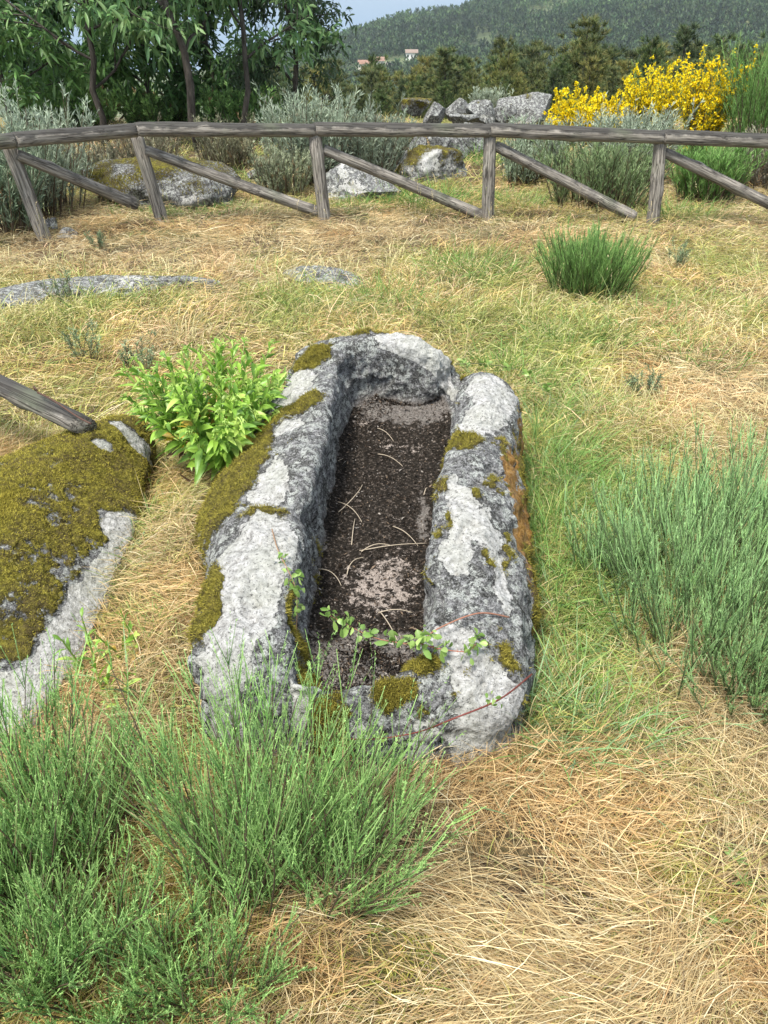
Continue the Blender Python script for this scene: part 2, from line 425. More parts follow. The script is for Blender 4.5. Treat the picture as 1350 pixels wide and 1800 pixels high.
def build_tomb():
    T = np.array([px(*a[0]) for a in ST]); R = np.array([px(*a[1]) for a in ST])
    bo = np.array([a[2] for a in ST])[:, None]; cl = np.array([a[3] for a in ST]) * .7; fi = np.array([a[4] for a in ST])[:, None]
    sp = spine(T[:, 1], T[:, 2] * 0); out = T - sp; out[:, 2] = 0; out = nrm(out)
    B = T + out * bo; B[:, 2] = 0.0
    BD = B + out * .03; BD[:, 2] = -.15
    MID = T * .45 + B * .55 + out * .012; MID[:, 2] = T[:, 2] * .5
    TS = T + out * .012; TS[:, 2] = T[:, 2] - .035
    T2 = T * .82 + R * .18; T2[:, 2] += cl * .45
    C = (T + R) / 2; C[:, 2] += cl
    R1 = T * .12 + R * .88; R1[:, 2] += .006
    spR = spine(R[:, 1], R[:, 2] * 0); inn = spR - R; inn[:, 2] = 0; inn = nrm(inn)
    Rb = R + inn * .012; Rb[:, 2] -= .03
    W = R + inn * fi * .55; W[:, 2] = R[:, 2] * .5 + floorz(R[:, 1]) * .5
    F = R + inn * fi; F[:, 2] = floorz(R[:, 1]) + .025
    F2 = R + inn * (fi + .025); F2[:, 2] = floorz(R[:, 1]) + .004
    S_ = spine(F2[:, 1], floorz(F2[:, 1])); S1 = F2 * .5 + S_ * .5; S1[:, 2] = floorz(S1[:, 1])
    rows = [BD, B, MID, TS, T2, C, R1, Rb, W, F, F2, S1, S_]
    per = [10, 16, 16, 14, 26, 26, 14, 14, 18, 10, 22, 20]
    NA = 1100
    G, S = ring_rock(rows, NA, per)
    N = grid_normals(G); V = G.reshape(-1, 3); Nn = N.reshape(-1, 3)
    ringi = np.repeat(np.concatenate([np.linspace(k, k + 1, per[k], endpoint=False) for k in range(len(per))] + [[len(per)]]), NA)
    inner = sstep(6.6, 7.4, ringi); floor = sstep(8.6, 9.6, ringi); topm = sstep(3.2, 4, ringi) * (1 - inner)
    d = .020 * fbm(V, 4.5, 3, 21) + .009 * fbm(V, 17, 4, 22, .6) + .0035 * fbm(V, 70, 3, 23)
    chip = fbm(V, 9, 3, 31); d -= .014 * sstep(.28, .42, chip) * (1 - floor); d += (.013 - .05 * np.abs(fbm(V, 7, 3, 33))) * (1 - floor) * .8 + .006 * fbm(V, 32, 3, 34, .7) * (1 - floor)
    pit = vnoise(V * 42, 77); d -= .008 * sstep(.86, .93, pit) * (1 - floor)
    d = d * (1 - .4 * floor) + floor * (.006 * fbm(V, 30, 3, 81, .7) + .003 * fbm(V, 90, 2, 82))
    x, y = V[:, 0], V[:, 1]
    warp = .03 * fbm(V, 14, 4, 51); warp2 = .03 * fbm(V, 14, 4, 52); xw, yw = x + warp, y + warp2 * 1.2
    zt = .38
    wb = [(525,660,34,26,1,.46),(505,740,26,12,1,.42),(475,835,38,42,1.1,.42),(455,945,66,42,1.2,.42),(438,1048,52,52,1.1,.4),(388,1145,46,48,1.1,.37),(520,1165,22,28,1,.37),
          (712,600,48,16,1.2,.5),(770,640,36,20,1.2,.44),(740,655,30,16,.9,.42),(866,682,44,30,1.2,.45),(838,735,40,22,1,.45),(805,870,30,60,.75,.44),(795,960,28,32,.8,.43),(800,1088,42,26,.95,.4),
          (865,1190,66,46,1.15,.32),(740,1245,44,22,.7,.29),(885,1020,24,50,.6,.38),(590,588,14,8,.5,.5),(862,920,30,50,.6,.41),(640,1245,30,14,.6,.29)]
    white = blobs2(xw, yw, wb) * (1 - inner * .85) - .05
    mb = [(552,622,30,10,1.1,.48),(545,690,18,12,1,.46),(515,704,40,10,1,.43),(425,800,52,50,1.2,.32),(395,870,45,60,1.2,.3),(470,885,38,12,.9,.43),(398,1012,46,28,1.2,.37),(380,1080,42,24,1.2,.37),
          (818,755,28,22,1.15,.46),(792,850,14,12,.9,.44),(832,866,13,11,.9,.44),(800,896,13,9,.8,.43),(540,1150,14,22,1,.3),(575,1222,34,20,1.5,.32),(745,1168,26,11,1.0,.31),(690,1196,26,10,1.1,.31),(828,1118,36,12,1.0,.38),
          (905,1130,16,20,.7,.33),(870,975,14,12,.7,.4),(640,590,40,5,.8,.5),(520,1120,12,30,.7,.25),(560,1010,10,60,.5,.2)]
    moss = blobs2(xw, yw, mb) + (.22 * fbm(V, 7, 3, 61) + .55 * fbm(V, 26, 4, 64, .65)) * (1 - .5 * floor)
    moss = np.where(ringi < 3, moss + .25 * fbm(V, 6, 3, 62), moss)
    ob = [(935,860,26,90,1.0,.2),(945,960,22,90,1.0,.2),(938,1060,20,80,1.0,.15),(893,820,16,50,.8,.38),(905,900,14,60,.6,.36),(590,1228,18,12,.5,.3)]
    moss = moss + .55 * sstep(.22, .45, fbm(V, 15, 3, 69)) * topm * (x > .08)
    orange = blobs2(x + warp, y, ob) * sstep(-.3, .2, x) + .35 * fbm(V, 22, 4, 65, .65) - .12
    moss = moss + .7 * blobs2(x + warp, y + warp, ob[:3]) * (fbm(V, 12, 3, 68) > -.05)
    soil = floor * .90 + (.25 * fbm(V, 5, 3, 71) + .30 * fbm(V, 16, 4, 72, .65)) * floor
    # the bare pale grit at the foot, the bare stone at both ends of the floor
    gb = [(670,1030,75,52,.72,.17),(700,790,60,14,.42,.18),(640,755,30,12,.45,.19),(720,960,40,30,.3,.17),(600,860,40,30,.15,.17)]
    grit = blobs2(xw, yw, gb) * floor
    sb = [(650,1150,95,38,1.0,.18),(600,1180,60,30,.8,.18),(700,716,80,24,1.0,.22),(740,900,14,60,.5,.17),(560,960,12,70,.6,.18)]
    soil = soil - 1.0 * blobs2(xw, yw, sb) * floor + .32 * inner * (1 - floor) * (fbm(V, 11, 4, 73) > .1)
    moss = np.where(white > .55, moss * .3, moss)
    mk = sstep(.38, .75, moss + .22 * fbm(V, 45, 3, 66))
    V2 = V + Nn * (d + mk * .008 + mk * .004 * fbm(V, 110, 2, 67) + sstep(.45, .55, white) * .002)[:, None]
    if np.mean(Nn[ringi > 11, 2]) < 0: V2 = V + (-Nn) * (d + mk * .009)[:, None]; Nn = -Nn; flip = True
    else: flip = False
    F_ = grid_faces(S, NA)
    if flip: F_ = F_[:, ::-1]
    me = mesh_from('tomb_stone', V2, F_, attrs=dict(white=white, moss=moss, orange=orange, soil=soil, grit=grit, seam=floor), mat=M_rock)
    root = obj('rock_cut_tomb', me)
    tag(root, 'grey granite tomb hollowed out of one boulder, open trough with lichen on its rim', 'stone tomb')
    g = moss_fuzz(V2, Nn, np.sqrt(mk) * (ringi > 1.2), 60000, 0, 1, .0085, .0026, (.08, .075, .015), (.42, .36, .07), 5)
    obj('moss', g.mesh('moss', M_moss), root)['label'] = 'olive and yellow cushions of moss on the rim'
    # grit and crumbs of soil in the trough
    r = np.random.default_rng(8); sel = np.where(floor > .8)[0]; idx = r.choice(sel, 9000)
    gb_ = Geo(); P = V2[idx] + r.normal(size=(len(idx), 3)) * .002
    D = nrm(r.normal(size=(len(idx), 3))); D[:, 2] = np.abs(D[:, 2]) * .4
    pal = np.array([(.010, .008, .006), (.03, .021, .014), (.06, .042, .03), (.42, .38, .34), (.22, .16, .11)])
    C = pal[r.choice(5, len(idx), p=[.35, .3, .2, .07, .08])]
    blades(gb_, P + [0, 0, .002], D, .004 + .016 * r.random(len(idx)) ** 3, .003 + .005 * r.random(len(idx)), C, 0, 2, prof='leaf', fold=.6, r=r)
    lt = obj('soil_litter', gb_.mesh('soil_litter', M_grass), root); lt['label'] = 'dark crumbs of soil and dead leaf on the trough floor'
    return B, V2, Nn, ringi
TB, TV, TN, TR = build_tomb()
tomb_poly = TB[:, :2]
print('tomb ready')

def top_z(x, y, V=TV):
    k = np.argmin((V[:, 0] - x) ** 2 + (V[:, 1] - y) ** 2); return V[k, 2]

def outcrop(name, label, pts, zc, base_off, NA=500, per=(8, 12, 16, 40, 30), moss_amt=.5, white_fn=None, disp=1.0, mat=None, zb=-.12, fuzz=0, seed=1, white_amt=0., fz=.008, cat='rock', group=None, wbl=None, mbl=None, dome=.62):
    """low bedrock: pts = top edge (x,y,z) world, domed to zc"""
    T = np.array(pts, float); c = T.mean(0); out = T - c; out[:, 2] = 0; out = nrm(out)
    B = T + out * base_off; B[:, 2] = np.minimum(HT(B[:, 0], B[:, 1]), T[:, 2]) + .0
    BD = B + out * .05; BD[:, 2] = B[:, 2] + zb
    T = T + out * (.04 * fbm(T * [1, 1, 0], 9, 3, seed))[:, None]
    SH = T + out * base_off * .25; SH[:, 2] = T[:, 2] * .8 + B[:, 2] * .2
    I1 = T * .8 + c * .2; I1[:, 2] = T[:, 2] + (zc - T[:, 2]) * dome
    I2 = T * .35 + c * .65; I2[:, 2] = T[:, 2] * .15 + zc * .85
    CC = T * .001 + c * .999; CC[:, 2] = zc
    G, S = ring_rock([BD, B, SH, I1, I2, CC], NA, list(per)); N = grid_normals(G)
    V = G.reshape(-1, 3); Nn = N.reshape(-1, 3)
    if np.mean(Nn[-NA * 5:, 2]) < 0: Nn = -Nn; fl = True
    else: fl = False
    x, y = V[:, 0], V[:, 1]
    d = disp * (.022 * fbm(V, 3.5, 3, 21 + seed) + .010 * fbm(V, 14, 4, 22 + seed, .6) + .004 * fbm(V, 60, 3, 23))
    moss = moss_amt + .5 * fbm(V, 4, 4, 61 + seed, .6) + .45 * fbm(V, 13, 4, 63 + seed, .65) + .35 * fbm(V, 42, 3, 64 + seed, .6) + (blobs2(x, y, mbl) if mbl else 0)
    white = white_amt + .35 * fbm(V, 3.3, 4, 41 + seed, .6)
    if name == 'bedrock_slab':
        side_ = sstep(.275, .20, V[:, 2] + .05 * fbm(V, 9, 4, 91)) if False else (1 - sstep(.115, .15, V[:, 2] + .05 * fbm(V, 8, 4, 91)))
        side_ = side_ * (x > -1.7) * (1 - sstep(-.08, .08, y - px(228, 915, .1)[1] + .06 * fbm(V, 9, 3, 93)))
        moss = moss + .25 * sstep(-.08, .08, y - px(228, 915, .1)[1]); white = np.maximum(white, side_ * 1.25 - .35 * sstep(.0, .4, fbm(V, 7, 3, 92))); moss = moss - 1.1 * side_
    if wbl:
        w_ = blobs2(x + .03 * fbm(V, 12, 4, 51), y + .03 * fbm(V, 12, 4, 52), wbl); white = np.maximum(white, w_); moss = moss - 1.1 * sstep(.35, .55, w_)
    mk = sstep(.40, .70, moss + .18 * fbm(V, 45, 3, 66))
    V2 = V + Nn * (d + mk * fz * (1 + .6 * fbm(V, 70, 2, 67)))[:, None]
    F = grid_faces(S, NA); F = F[:, ::-1] if fl else F
    z0 = x * 0
    me = mesh_from(name, V2, F, attrs=dict(white=white, moss=moss, orange=z0, soil=z0 + (-1), grit=z0 - 1, seam=z0), mat=mat or M_rock2)
    o = obj(name, me); tag(o, label, cat, group)
    if fuzz:
        g = moss_fuzz(V2, Nn, mk * (np.arange(len(V2)) > NA * 14), fuzz, 0, 1, fz * .9, fz * .28, (.11, .095, .018), (.58, .50, .09), 9 + seed)
        obj('moss', g.mesh('moss', M_moss), o)
    return o, B[:, :2], V2

slab_pts = [px(250,722,.24), px(250,790,.17), px(232,870,.12), px(214,945,.09), px(186,1015,.08), px(136,1135,.07), px(50,1245,.065), px(-100,1310,.065),
            (-1.35,1.0,.07), (-1.75,1.35,.10), (-2.0,1.9,.13), (-1.9,2.35,.15), px(-90,824,.18), px(40,782,.21), px(150,748,.24)]
slab, slab_poly, slabV = outcrop('bedrock_slab', 'broad yellow mossy bedrock slab with a white lichen edge left of the tomb', slab_pts, .29, .02, NA=900, per=(8, 12, 50, 90, 60),
    moss_amt=.64, fuzz=80000, dome=.28, seed=3, mat=M_rock,
    wbl=[(212,950,22,20,1.2,.15),(180,1015,28,30,1.25,.14),(145,1090,30,34,1.3,.13),(98,1165,40,28,1.3,.13),(35,1225,46,24,1.3,.12),(-60,1275,60,26,1.2,.12),(225,725,34,7,1.2,.32),(175,752,20,5,.9,.32)])
def gp(pts, z=.03): return [px(a, b, z) for a, b in pts]
flat1, flat1_poly, _ = outcrop('flat_rock', 'long low grey rock sheet in the dry grass at the left, below the fence', gp([(-90,545),(0,505),(110,488),(230,484),(330,488),(378,494),(300,500),(210,512),(120,520),(40,536)], .05), .085, .02, NA=400, per=(6, 8, 10, 24, 16), moss_amt=.08, seed=4, white_amt=.36, disp=.9)
flat2, flat2_poly, _ = outcrop('flat_rock', 'small grey rock patch flush with the grass behind the tomb head', gp([(505,478),(530,466),(575,470),(620,478),(638,490),(610,497),(560,492),(520,490)], .05), .07, .02, NA=300, per=(6, 8, 10, 20, 14), moss_amt=.1, seed=6, white_amt=.34, disp=.9)
print('slabs ready')

# ------------------------------------------------------------------ ground, hill
def build_ground():
    def ax(a, b, n, p): u = np.linspace(0, 1, n); return a + (b - a) * u ** p
    ys = np.unique(np.concatenate([np.linspace(-3, 0, 20), np.linspace(0, 4, 90), np.linspace(4, 16, 120), ax(16, 300, 130, 1.8)]))
    u = np.linspace(-1, 1, 241); xs = np.sign(u) * (np.abs(u) * 6 + 394 * np.abs(u) ** 5)
    X, Y = np.meshgrid(xs, ys); V = np.stack([X.ravel(), Y.ravel(), HT(X.ravel(), Y.ravel())], 1)
    n = len(xs); i = np.arange(len(ys) - 1)[:, None] * n; j = np.arange(n - 1)[None]
    F = np.stack([i + j, i + j + 1, i + n + j + 1, i + n + j], -1).reshape(-1, 4)
    t = NT('thatch_soil'); n1 = t.noise(1.6, 5, .6); n2 = t.noise(45, 6, .75); n3 = t.noise(8, 4, .6)
    c = t.ramp(n2, [(.3, (.02, .014, .009)), (.5, (.07, .048, .028)), (.65, (.22, .15, .08)), (.8, (.40, .30, .17))])
    c = t.mix(t.ramp(n1, [(.45, 0), (.62, .6)]), c, (.10, .12, .035)); c = t.mix(t.ramp(n3, [(.5, 0), (.7, .5)]), c, (.07, .045, .025))
    sep = t.n('SeparateXYZ'); t.l(t.tc.outputs['Object'], sep.inputs[0])
    c = t.mix(t.ramp(t.math('MULTIPLY', sep.outputs['Y'], .02), [(.3, 0), (.5, 1)]), c, t.ramp(n1, [(.3, (.035, .05, .02)), (.7, (.07, .085, .035))]))
    m = t.surf(c, .95, n2, .8, .02)
    o = obj('ground', mesh_from('ground', V, F, mat=m)); o['kind'] = 'structure'
    # hill
    ys = np.linspace(300, 2300, 190); xs = np.linspace(-1500, 1600, 220); X, Y = np.meshgrid(xs, ys)
    z = HT(X.ravel(), Y.ravel()); V = np.stack([X.ravel(), Y.ravel(), z], 1)
    n = len(xs); i = np.arange(len(ys) - 1)[:, None] * n; j = np.arange(n - 1)[None]
    F = np.stack([i + j, i + j + 1, i + n + j + 1, i + n + j], -1).reshape(-1, 4)
    t = NT('hill_ground'); n1 = t.noise(.02, 5, .6); n2 = t.noise(.2, 4, .7)
    c = t.ramp(n1, [(.35, (.05, .07, .03)), (.6, (.12, .15, .06)), (.75, (.25, .22, .14))]); c = t.mix(t.ramp(n2, [(.4, 0), (.7, .5)]), c, (.05, .06, .03))
    o = obj('hill', mesh_from('hill', V, F, mat=t.surf(c, .95))); o['kind'] = 'structure'
build_ground()

# ------------------------------------------------------------------ grass
STRAW = np.array([(.72, .59, .33), (.66, .51, .27), (.56, .41, .21), (.82, .73, .48), (.45, .29, .14), (.26, .19, .11)])
STRAW_P = [.27, .27, .16, .15, .10, .05]
GREEN = np.array([(.44, .43, .14), (.33, .37, .10), (.20, .28, .07), (.62, .56, .28), (.24, .32, .13)])
def in_things(x, y):
    r = inpoly(x, y, tomb_poly) | inpoly(x, y, slab_poly)
    return r
flat_polys = [flat1_poly, flat2_poly]
def sample_field(n, y0, y1, pw, seed, side=.9, fac=.56):
    r = np.random.default_rng(seed); u = r.random(n)
    # density falls as y^-pw
    e = 2 - pw
    y = (y0 ** e + u * (y1 ** e - y0 ** e)) ** (1 / e) if abs(e) > 1e-3 else y0 * (y1 / y0) ** u
    x = (r.random(n) * 2 - 1) * (y * fac + side + 2.5 * (y0 > 8)); return x, y, r
def greenness(x, y):
    g = .33 + .55 * fbm2(x, y, 1.1, 4, 301) + .25 * sstep(9, 10.5, y) + .2 * fbm2(x, y, 5, 2, 302)
    g += blobs2(x, y, [(985,1000,70,180,.8),(1120,930,180,120,.75),(1000,760,80,80,.5),(900,640,120,40,.6),(840,465,90,26,.95),(560,545,160,35,.3),(700,560,260,50,.3),(1100,600,160,30,.35),
        (1000,1190,100,100,.2),(930,1290,90,60,.35),(300,1690,330,140,.35),(450,560,120,40,.3),(100,560,90,40,.35),(760,370,100,25,.5),(1280,470,120,40,.2),(1230,640,40,20,.3),(480,480,60,30,.35),(1180,1560,60,60,.5),(240,930,25,60,.5),(1330,1600,30,40,.4),
        (1330,560,50,20,.4),(560,360,60,20,.4),(1050,690,110,40,.35),(200,590,120,30,.2)])
    g -= blobs2(x, y, [(1150,1500,230,180,.25),(330,410,270,40,.9),(1250,680,120,60,.6),(620,400,140,22,.7),(290,1130,50,140,.2),(1150,1290,110,60,.3),(900,415,120,20,.4),(1230,1720,200,100,.4),(1000,1420,120,50,.2),(820,1560,120,140,.3),(1180,560,100,18,.3)])
    return np.clip(g, 0.02, .97)
def tallness(x, y):
    return np.clip(blobs2(x, y, [(840,470,80,26,.8),(700,550,200,40,.55),(985,980,60,200,.55),(950,620,100,30,.5),(1100,560,160,30,.5),(560,540,80,40,.5),(1120,960,110,80,.5),(120,560,80,40,.4),(940,1300,60,40,.25),(270,560,100,30,.3),(1300,520,100,30,.4)]), 0, 1)

def build_grass():
    gd = Geo(); gg = Geo()
    def flow(x, y): return 3.2 * fbm2(x, y, .9, 2, 401) + 1.2 * fbm2(x, y, 3.5, 2, 402)
    # matted straw
    for (n, y0, y1, pw, sd, wf, lf) in ((330000, .35, 3.2, 1.0, 1, 1.05, 1.05), (210000, 3.0, 9.5, 1.2, 2, 2.1, 1.1), (34000, 9, 16.5, 1.0, 3, 3.2, 1.3)):
        x, y, r = sample_field(n, y0, y1, pw, 40 + sd)
        g = greenness(x, y); keep = (r.random(n) > g * .8) & ~in_things(x, y)
        for p in flat_polys: keep &= ~(inpoly(x, y, p) & (r.random(n) > .04 + .5 * (fbm2(x, y, 5, 3, 8) > .12)))
        gap = fbm2(x, y, 5, 3, 403); keep &= (gap > -.20) | (r.random(n) < .22)
        keep &= r.random(n) > .82 * np.clip(blobs2(x, y, [(1200,1560,80,50,1),(1335,1620,40,50,1),(1150,1650,50,24,.9),(1060,1430,60,16,.8),(930,1500,30,22,.7),(700,1545,40,22,.7),(1000,1720,40,24,.7),(300,1170,40,34,.9),(310,1050,24,34,.8),(300,1280,40,24,.8),(290,930,30,24,.7),(1230,1440,60,14,.6),(620,1700,50,26,.7),(150,475,60,10,.4),(600,462,60,8,.6)]), 0, 1)
        x, y, g = x[keep], y[keep], g[keep]; n = len(x)
        a = flow(x, y) + r.normal(size=n) * np.where(fbm2(x, y, 4, 2, 407) > 0, .4, 1.0) + np.pi * (r.random(n) < .12)
        el = np.abs(r.normal(size=n)) * .32 + .05; tl = tallness(x, y); up = r.random(n) < (.10 + .35 * tl); el = np.where(up, .5 + .8 * r.random(n), el)
        D = np.stack([np.cos(a) * np.cos(el), np.sin(a) * np.cos(el), np.sin(el)], 1)
        L = (.04 + .125 * r.random(n) ** 1.4) * lf * np.where(y < 3.2, 1, 1.15)
        P = np.stack([x, y, HT(x, y) + .055 * r.random(n) ** 1.5], 1)
        mp_ = np.clip(fbm2(x, y, 1.7, 3, 404) + .55, 0, 1); ci = r.choice(6, n, p=STRAW_P); C = STRAW[ci]
        warm = np.array([1.0, .90, .80]); C = C * 1.08 * (1 - .25 * (1 - mp_[:, None])) * (1 - (1 - warm) * (fbm2(x, y, 2.3, 3, 405)[:, None] > .12))
        C = C * (.75 + .4 * r.random((n, 1))); yel = (g[:, None] * r.random((n, 1)) > .3); C = np.where(yel, C * [.82, .95, .6], C)
        blades(gd, P, D, L, (.0006 + .0017 * r.random(n) ** 1.6) * wf, C, 1.0 * (.25 + .5 * np.clip(np.sin(el), 0, 1)), 3, wob=.22, r=r)
    # green blades
    for (n, y0, y1, pw, sd, wf, lf) in ((120000, .35, 3.2, 1.0, 11, 1.0, 1.05), (170000, 3.0, 9.5, 1.1, 12, 1.7, 1.15), (60000, 9, 16.5, 1.0, 13, 3.0, 1.6)):
        x, y, r = sample_field(n, y0, y1, pw, 40 + sd)
        g = greenness(x, y); tl = tallness(x, y); keep = (r.random(n) < g * 1.1) & ~in_things(x, y)
        for p in flat_polys: keep &= ~(inpoly(x, y, p) & (r.random(n) > .05 + .4 * (fbm2(x, y, 5, 3, 8) > .12)))
        x, y, g, tl = x[keep], y[keep], g[keep], tl[keep]; n = len(x)
        a = flow(x + 9, y) + r.normal(size=n) * 1.1; el = .35 + .95 * r.random(n)
        D = np.stack([np.cos(a) * np.cos(el), np.sin(a) * np.cos(el), np.sin(el)], 1)
        L = (.05 + .10 * r.random(n) + .20 * tl * r.random(n)) * lf * np.where(y < 3.0, 1, 1.3)
        P = np.stack([x, y, HT(x, y)], 1)
        ci = r.choice(5, n, p=[.28, .27, .16, .19, .10]); C = GREEN[ci] * (.75 + .5 * r.random((n, 1)))
        fresh = np.clip(g - .62, 0, 1)[:, None]; C = C * (1 - fresh * np.array([.6, .25, .35]))
        pale = (fbm2(x, y, 1.5, 3, 411) > .0)[:, None] & (y[:, None] > 3.1); C = np.where(pale, C * [1.42, 1.15, 1.5], C)
        C = C * (.72 + .5 * np.clip(fbm2(x, y, 3.0, 3, 412)[:, None] + .6, 0, 1.2))
        tipc = C * [1.25, 1.1, 1.1]
        blades(gg, P, D, L, (.0013 + .0016 * r.random(n)) * wf, C, .35 + .4 * r.random(n), 4, tip=tipc, wob=.18, r=r)
    # long broad bluish blades and tufts round the stone, seeding stalks further out
    r = np.random.default_rng(77)
    def tuft(cx, cy, n, rad, L, W, c, elr=(.5, 1.3), dr=.5, gg_=gg, away=None):
        p = px(cx, cy, 0); q = r.normal(size=(n, 2)) * rad * .5; x = p[0] + q[:, 0]; y = p[1] + q[:, 1]
        a = np.arctan2(q[:, 1], q[:, 0]) + r.normal(size=n) * .7 if away is None else away + r.normal(size=n) * .7
        k = ~in_things(x, y); x, y, a = x[k], y[k], a[k]; n = len(x)
        el = elr[0] + (elr[1] - elr[0]) * r.random(n)
        D = np.stack([np.cos(a) * np.cos(el), np.sin(a) * np.cos(el), np.sin(el)], 1)
        C = np.asarray(c) * (.7 + .6 * r.random((n, 1)))
        blades(gg_, np.stack([x, y, HT(x, y)], 1), D, L * (.5 + .7 * r.random(n)), W, C, dr * (.5 + r.random(n)), 5, wob=.12, r=r)
    for (cx, cy, n) in ((960,1280,40),(1030,1330,40),(930,1330,30),(1100,1160,34),(1230,1240,40),(1330,1290,26),(1040,1080,40),(1000,960,50),(980,860,50),(250,960,26),(215,1000,16),(260,1260,18),(660,1330,30),(770,1350,30),(860,1340,26),(1180,1050,26),(960,760,40)):
        tuft(cx, cy, n, .12, .2, .0045, (.22, .33, .16), (.35, 1.2), .45)
    for k in range(150):
        cx = 930 + 230 * r.random() ** 1.3; cy = r.uniform(700, 1340); tuft(cx, cy, int(r.integers(10, 34)), .09, .14 + .15 * r.random(), .003, ((.16, .30, .07), (.30, .40, .11), (.22, .36, .15))[int(r.integers(0, 3))], (.45, 1.35), .6)
    for k in range(26):
        cx = r.uniform(560, 930); cy = r.uniform(1300, 1345); tuft(cx, cy, int(r.integers(8, 20)), .05, .11 + .08 * r.random(), .0028, ((.22, .34, .10), (.5, .42, .22))[int(r.integers(0, 2))], (.5, 1.4), .6)
    for (cx, cy, n, L) in ((840,480,500,.26),(1230,640,90,.2),(990,900,220,.2),(960,1000,200,.18),(975,1120,160,.16),(960,740,200,.2),(900,660,200,.2),(1330,560,90,.2),(320,250,40,.3),(250,960,90,.14),(285,900,60,.12),(640,560,160,.2),(530,520,120,.2),(960,820,330,.30),(975,900,330,.30),(975,980,330,.30),(968,1060,240,.27),(955,1150,200,.16),(760,360,400,.28),(700,350,200,.25),(900,360,200,.3),(480,330,300,.3),(250,372,200,.16),(330,378,260,.16),(400,372,200,.16),(640,368,160,.16),(770,350,260,.26),(620,365,160,.2),(1190,380,200,.3),(860,300,200,.4),(1000,600,300,.2),(1130,570,200,.2),(690,530,300,.22),(590,545,200,.22),(180,545,160,.2)):
        tuft(cx, cy, n, .28 if cy > 600 else .42, L, .003 if cy > 700 else .005, (.16, .29, .07), (.6, 1.45), .4)
    r9 = np.random.default_rng(12)
    for k in range(330):       # pale arching tussocks scattered over the meadow
        cx = r9.uniform(-60, 1400); cy = r9.uniform(455, 790) ** 1.0
        if cx < 560 and cy > 600: continue
        w_ = float(greenness(*[np.array([v]) for v in px(cx, cy)[:2]])[0]); pal_ = (.62, .56, .30) if r9.random() < .55 else ((.36, .42, .14) if w_ > .35 else (.66, .48, .27))
        tuft(cx, cy, int(r9.integers(25, 75)), .16, .17 + .15 * r9.random(), .0028 if cy > 620 else .005, pal_, (.7, 1.45), .8)
    for (cx, cy, n) in ((1180,1560,500),(1230,1600,400),(1140,1530,300),(1330,1620,350),(700,1770,500),(760,1700,300),(560,1760,400),(1100,1640,200),(880,1350,200),(380,1700,300)):
        tuft(cx, cy, n, .09, .022, .0026, (.36, .36, .07), (.3, 1.5), .2)
    for k in range(26):       # little weeds with round leaves
        cx = r9.uniform(640, 1340); cy = r9.uniform(1300, 1790); p = px(cx, cy); m = 7
        a = np.arange(m) * 2.4; D = np.stack([np.cos(a), np.sin(a), .5 + 0 * a], 1)
        if not in_things(p[:1], p[1:2])[0]: blades(gg, np.repeat(p[None], m, 0) + [0, 0, .03], D, .02 + .015 * r9.random(), .009, np.array([.20, .33, .10]) * (.7 + .5 * r9.random((m, 1))), .3, 4, prof='oak', fold=.3, r=r9)
    for k in range(60):
        cx = r9.uniform(225, 340); cy = r9.uniform(880, 1400); tuft(cx, cy, int(r9.integers(8, 22)), .04, .09 + .07 * r9.random(), .0024, ((.24, .36, .10), (.30, .22, .11), (.40, .42, .16))[k % 3], (.4, 1.35), .6)
    for k in range(70):
        cx = r9.uniform(880, 1400); cy = r9.uniform(1150, 1800); tuft(cx, cy, int(r9.integers(6, 16)), .06, .10 + .08 * r9.random(), .0024, (.40, .44, .16) if r9.random() < .5 else (.7, .58, .36), (.4, 1.3), .7)
    for (cx, cy, n) in ((290,870,260),(315,1000,200),(335,1180,260),(335,1270,260),(335,1330,200)):
        tuft(cx, cy, n, .09, .11, .002, (.55, .38, .2), (.2, 1.0), .5, gd)
    for (cx, cy, n) in ((690,1330,200),(590,1330,160),(780,1325,160),(870,1310,160),(935,1250,120),(520,1330,120),(400,1330,120),(690,1345,70),(590,1350,90),(790,1335,70),(880,1320,60),(350,1240,50),(940,1200,60),(950,1090,60),(965,930,70)):
        tuft(cx, cy, n, .1, .13, .002, (.5, .4, .2), (.2, 1.2), .6, gd)
    n = 900; x, y, r2 = sample_field(n, 2.4, 9, .8, 99); k = ~in_things(x, y) & ((x > .5) | (y > 3.4)) ; x, y = x[k], y[k]; n = len(x)
    D = np.stack([r.normal(size=n) * .15, r.normal(size=n) * .15, np.ones(n)], 1); L = .18 + .2 * r.random(n)
    P = np.stack([x, y, HT(x, y)], 1); wf = np.clip(y / 3, 1, 3)
    C = np.array([(.30, .27, .13), (.22, .24, .10), (.5, .42, .24)])[r.choice(3, n)]
    blades(gd, P, D, L, .0011 * wf, C, .1, 4, wob=.12, r=np.random.default_rng(3))
    for k in range(5):
        blades(gd, P + D * (L * (.8 + .05 * k))[:, None], nrm(D + r.normal(size=(n, 3)) * .25), .02, .0028 * wf, C * 1.25, .1, 2, prof='leaf', r=r)
    tag(obj('dry_grass', gd.mesh('dry_grass', M_grass)), 'matted straw coloured dry grass covering the ground round the tomb', 'grass', kind='stuff')
    tag(obj('green_grass', gg.mesh('green_grass', M_grass)), 'green grass growing up through the dry straw', 'grass', kind='stuff')
build_grass()
print('grass ready')

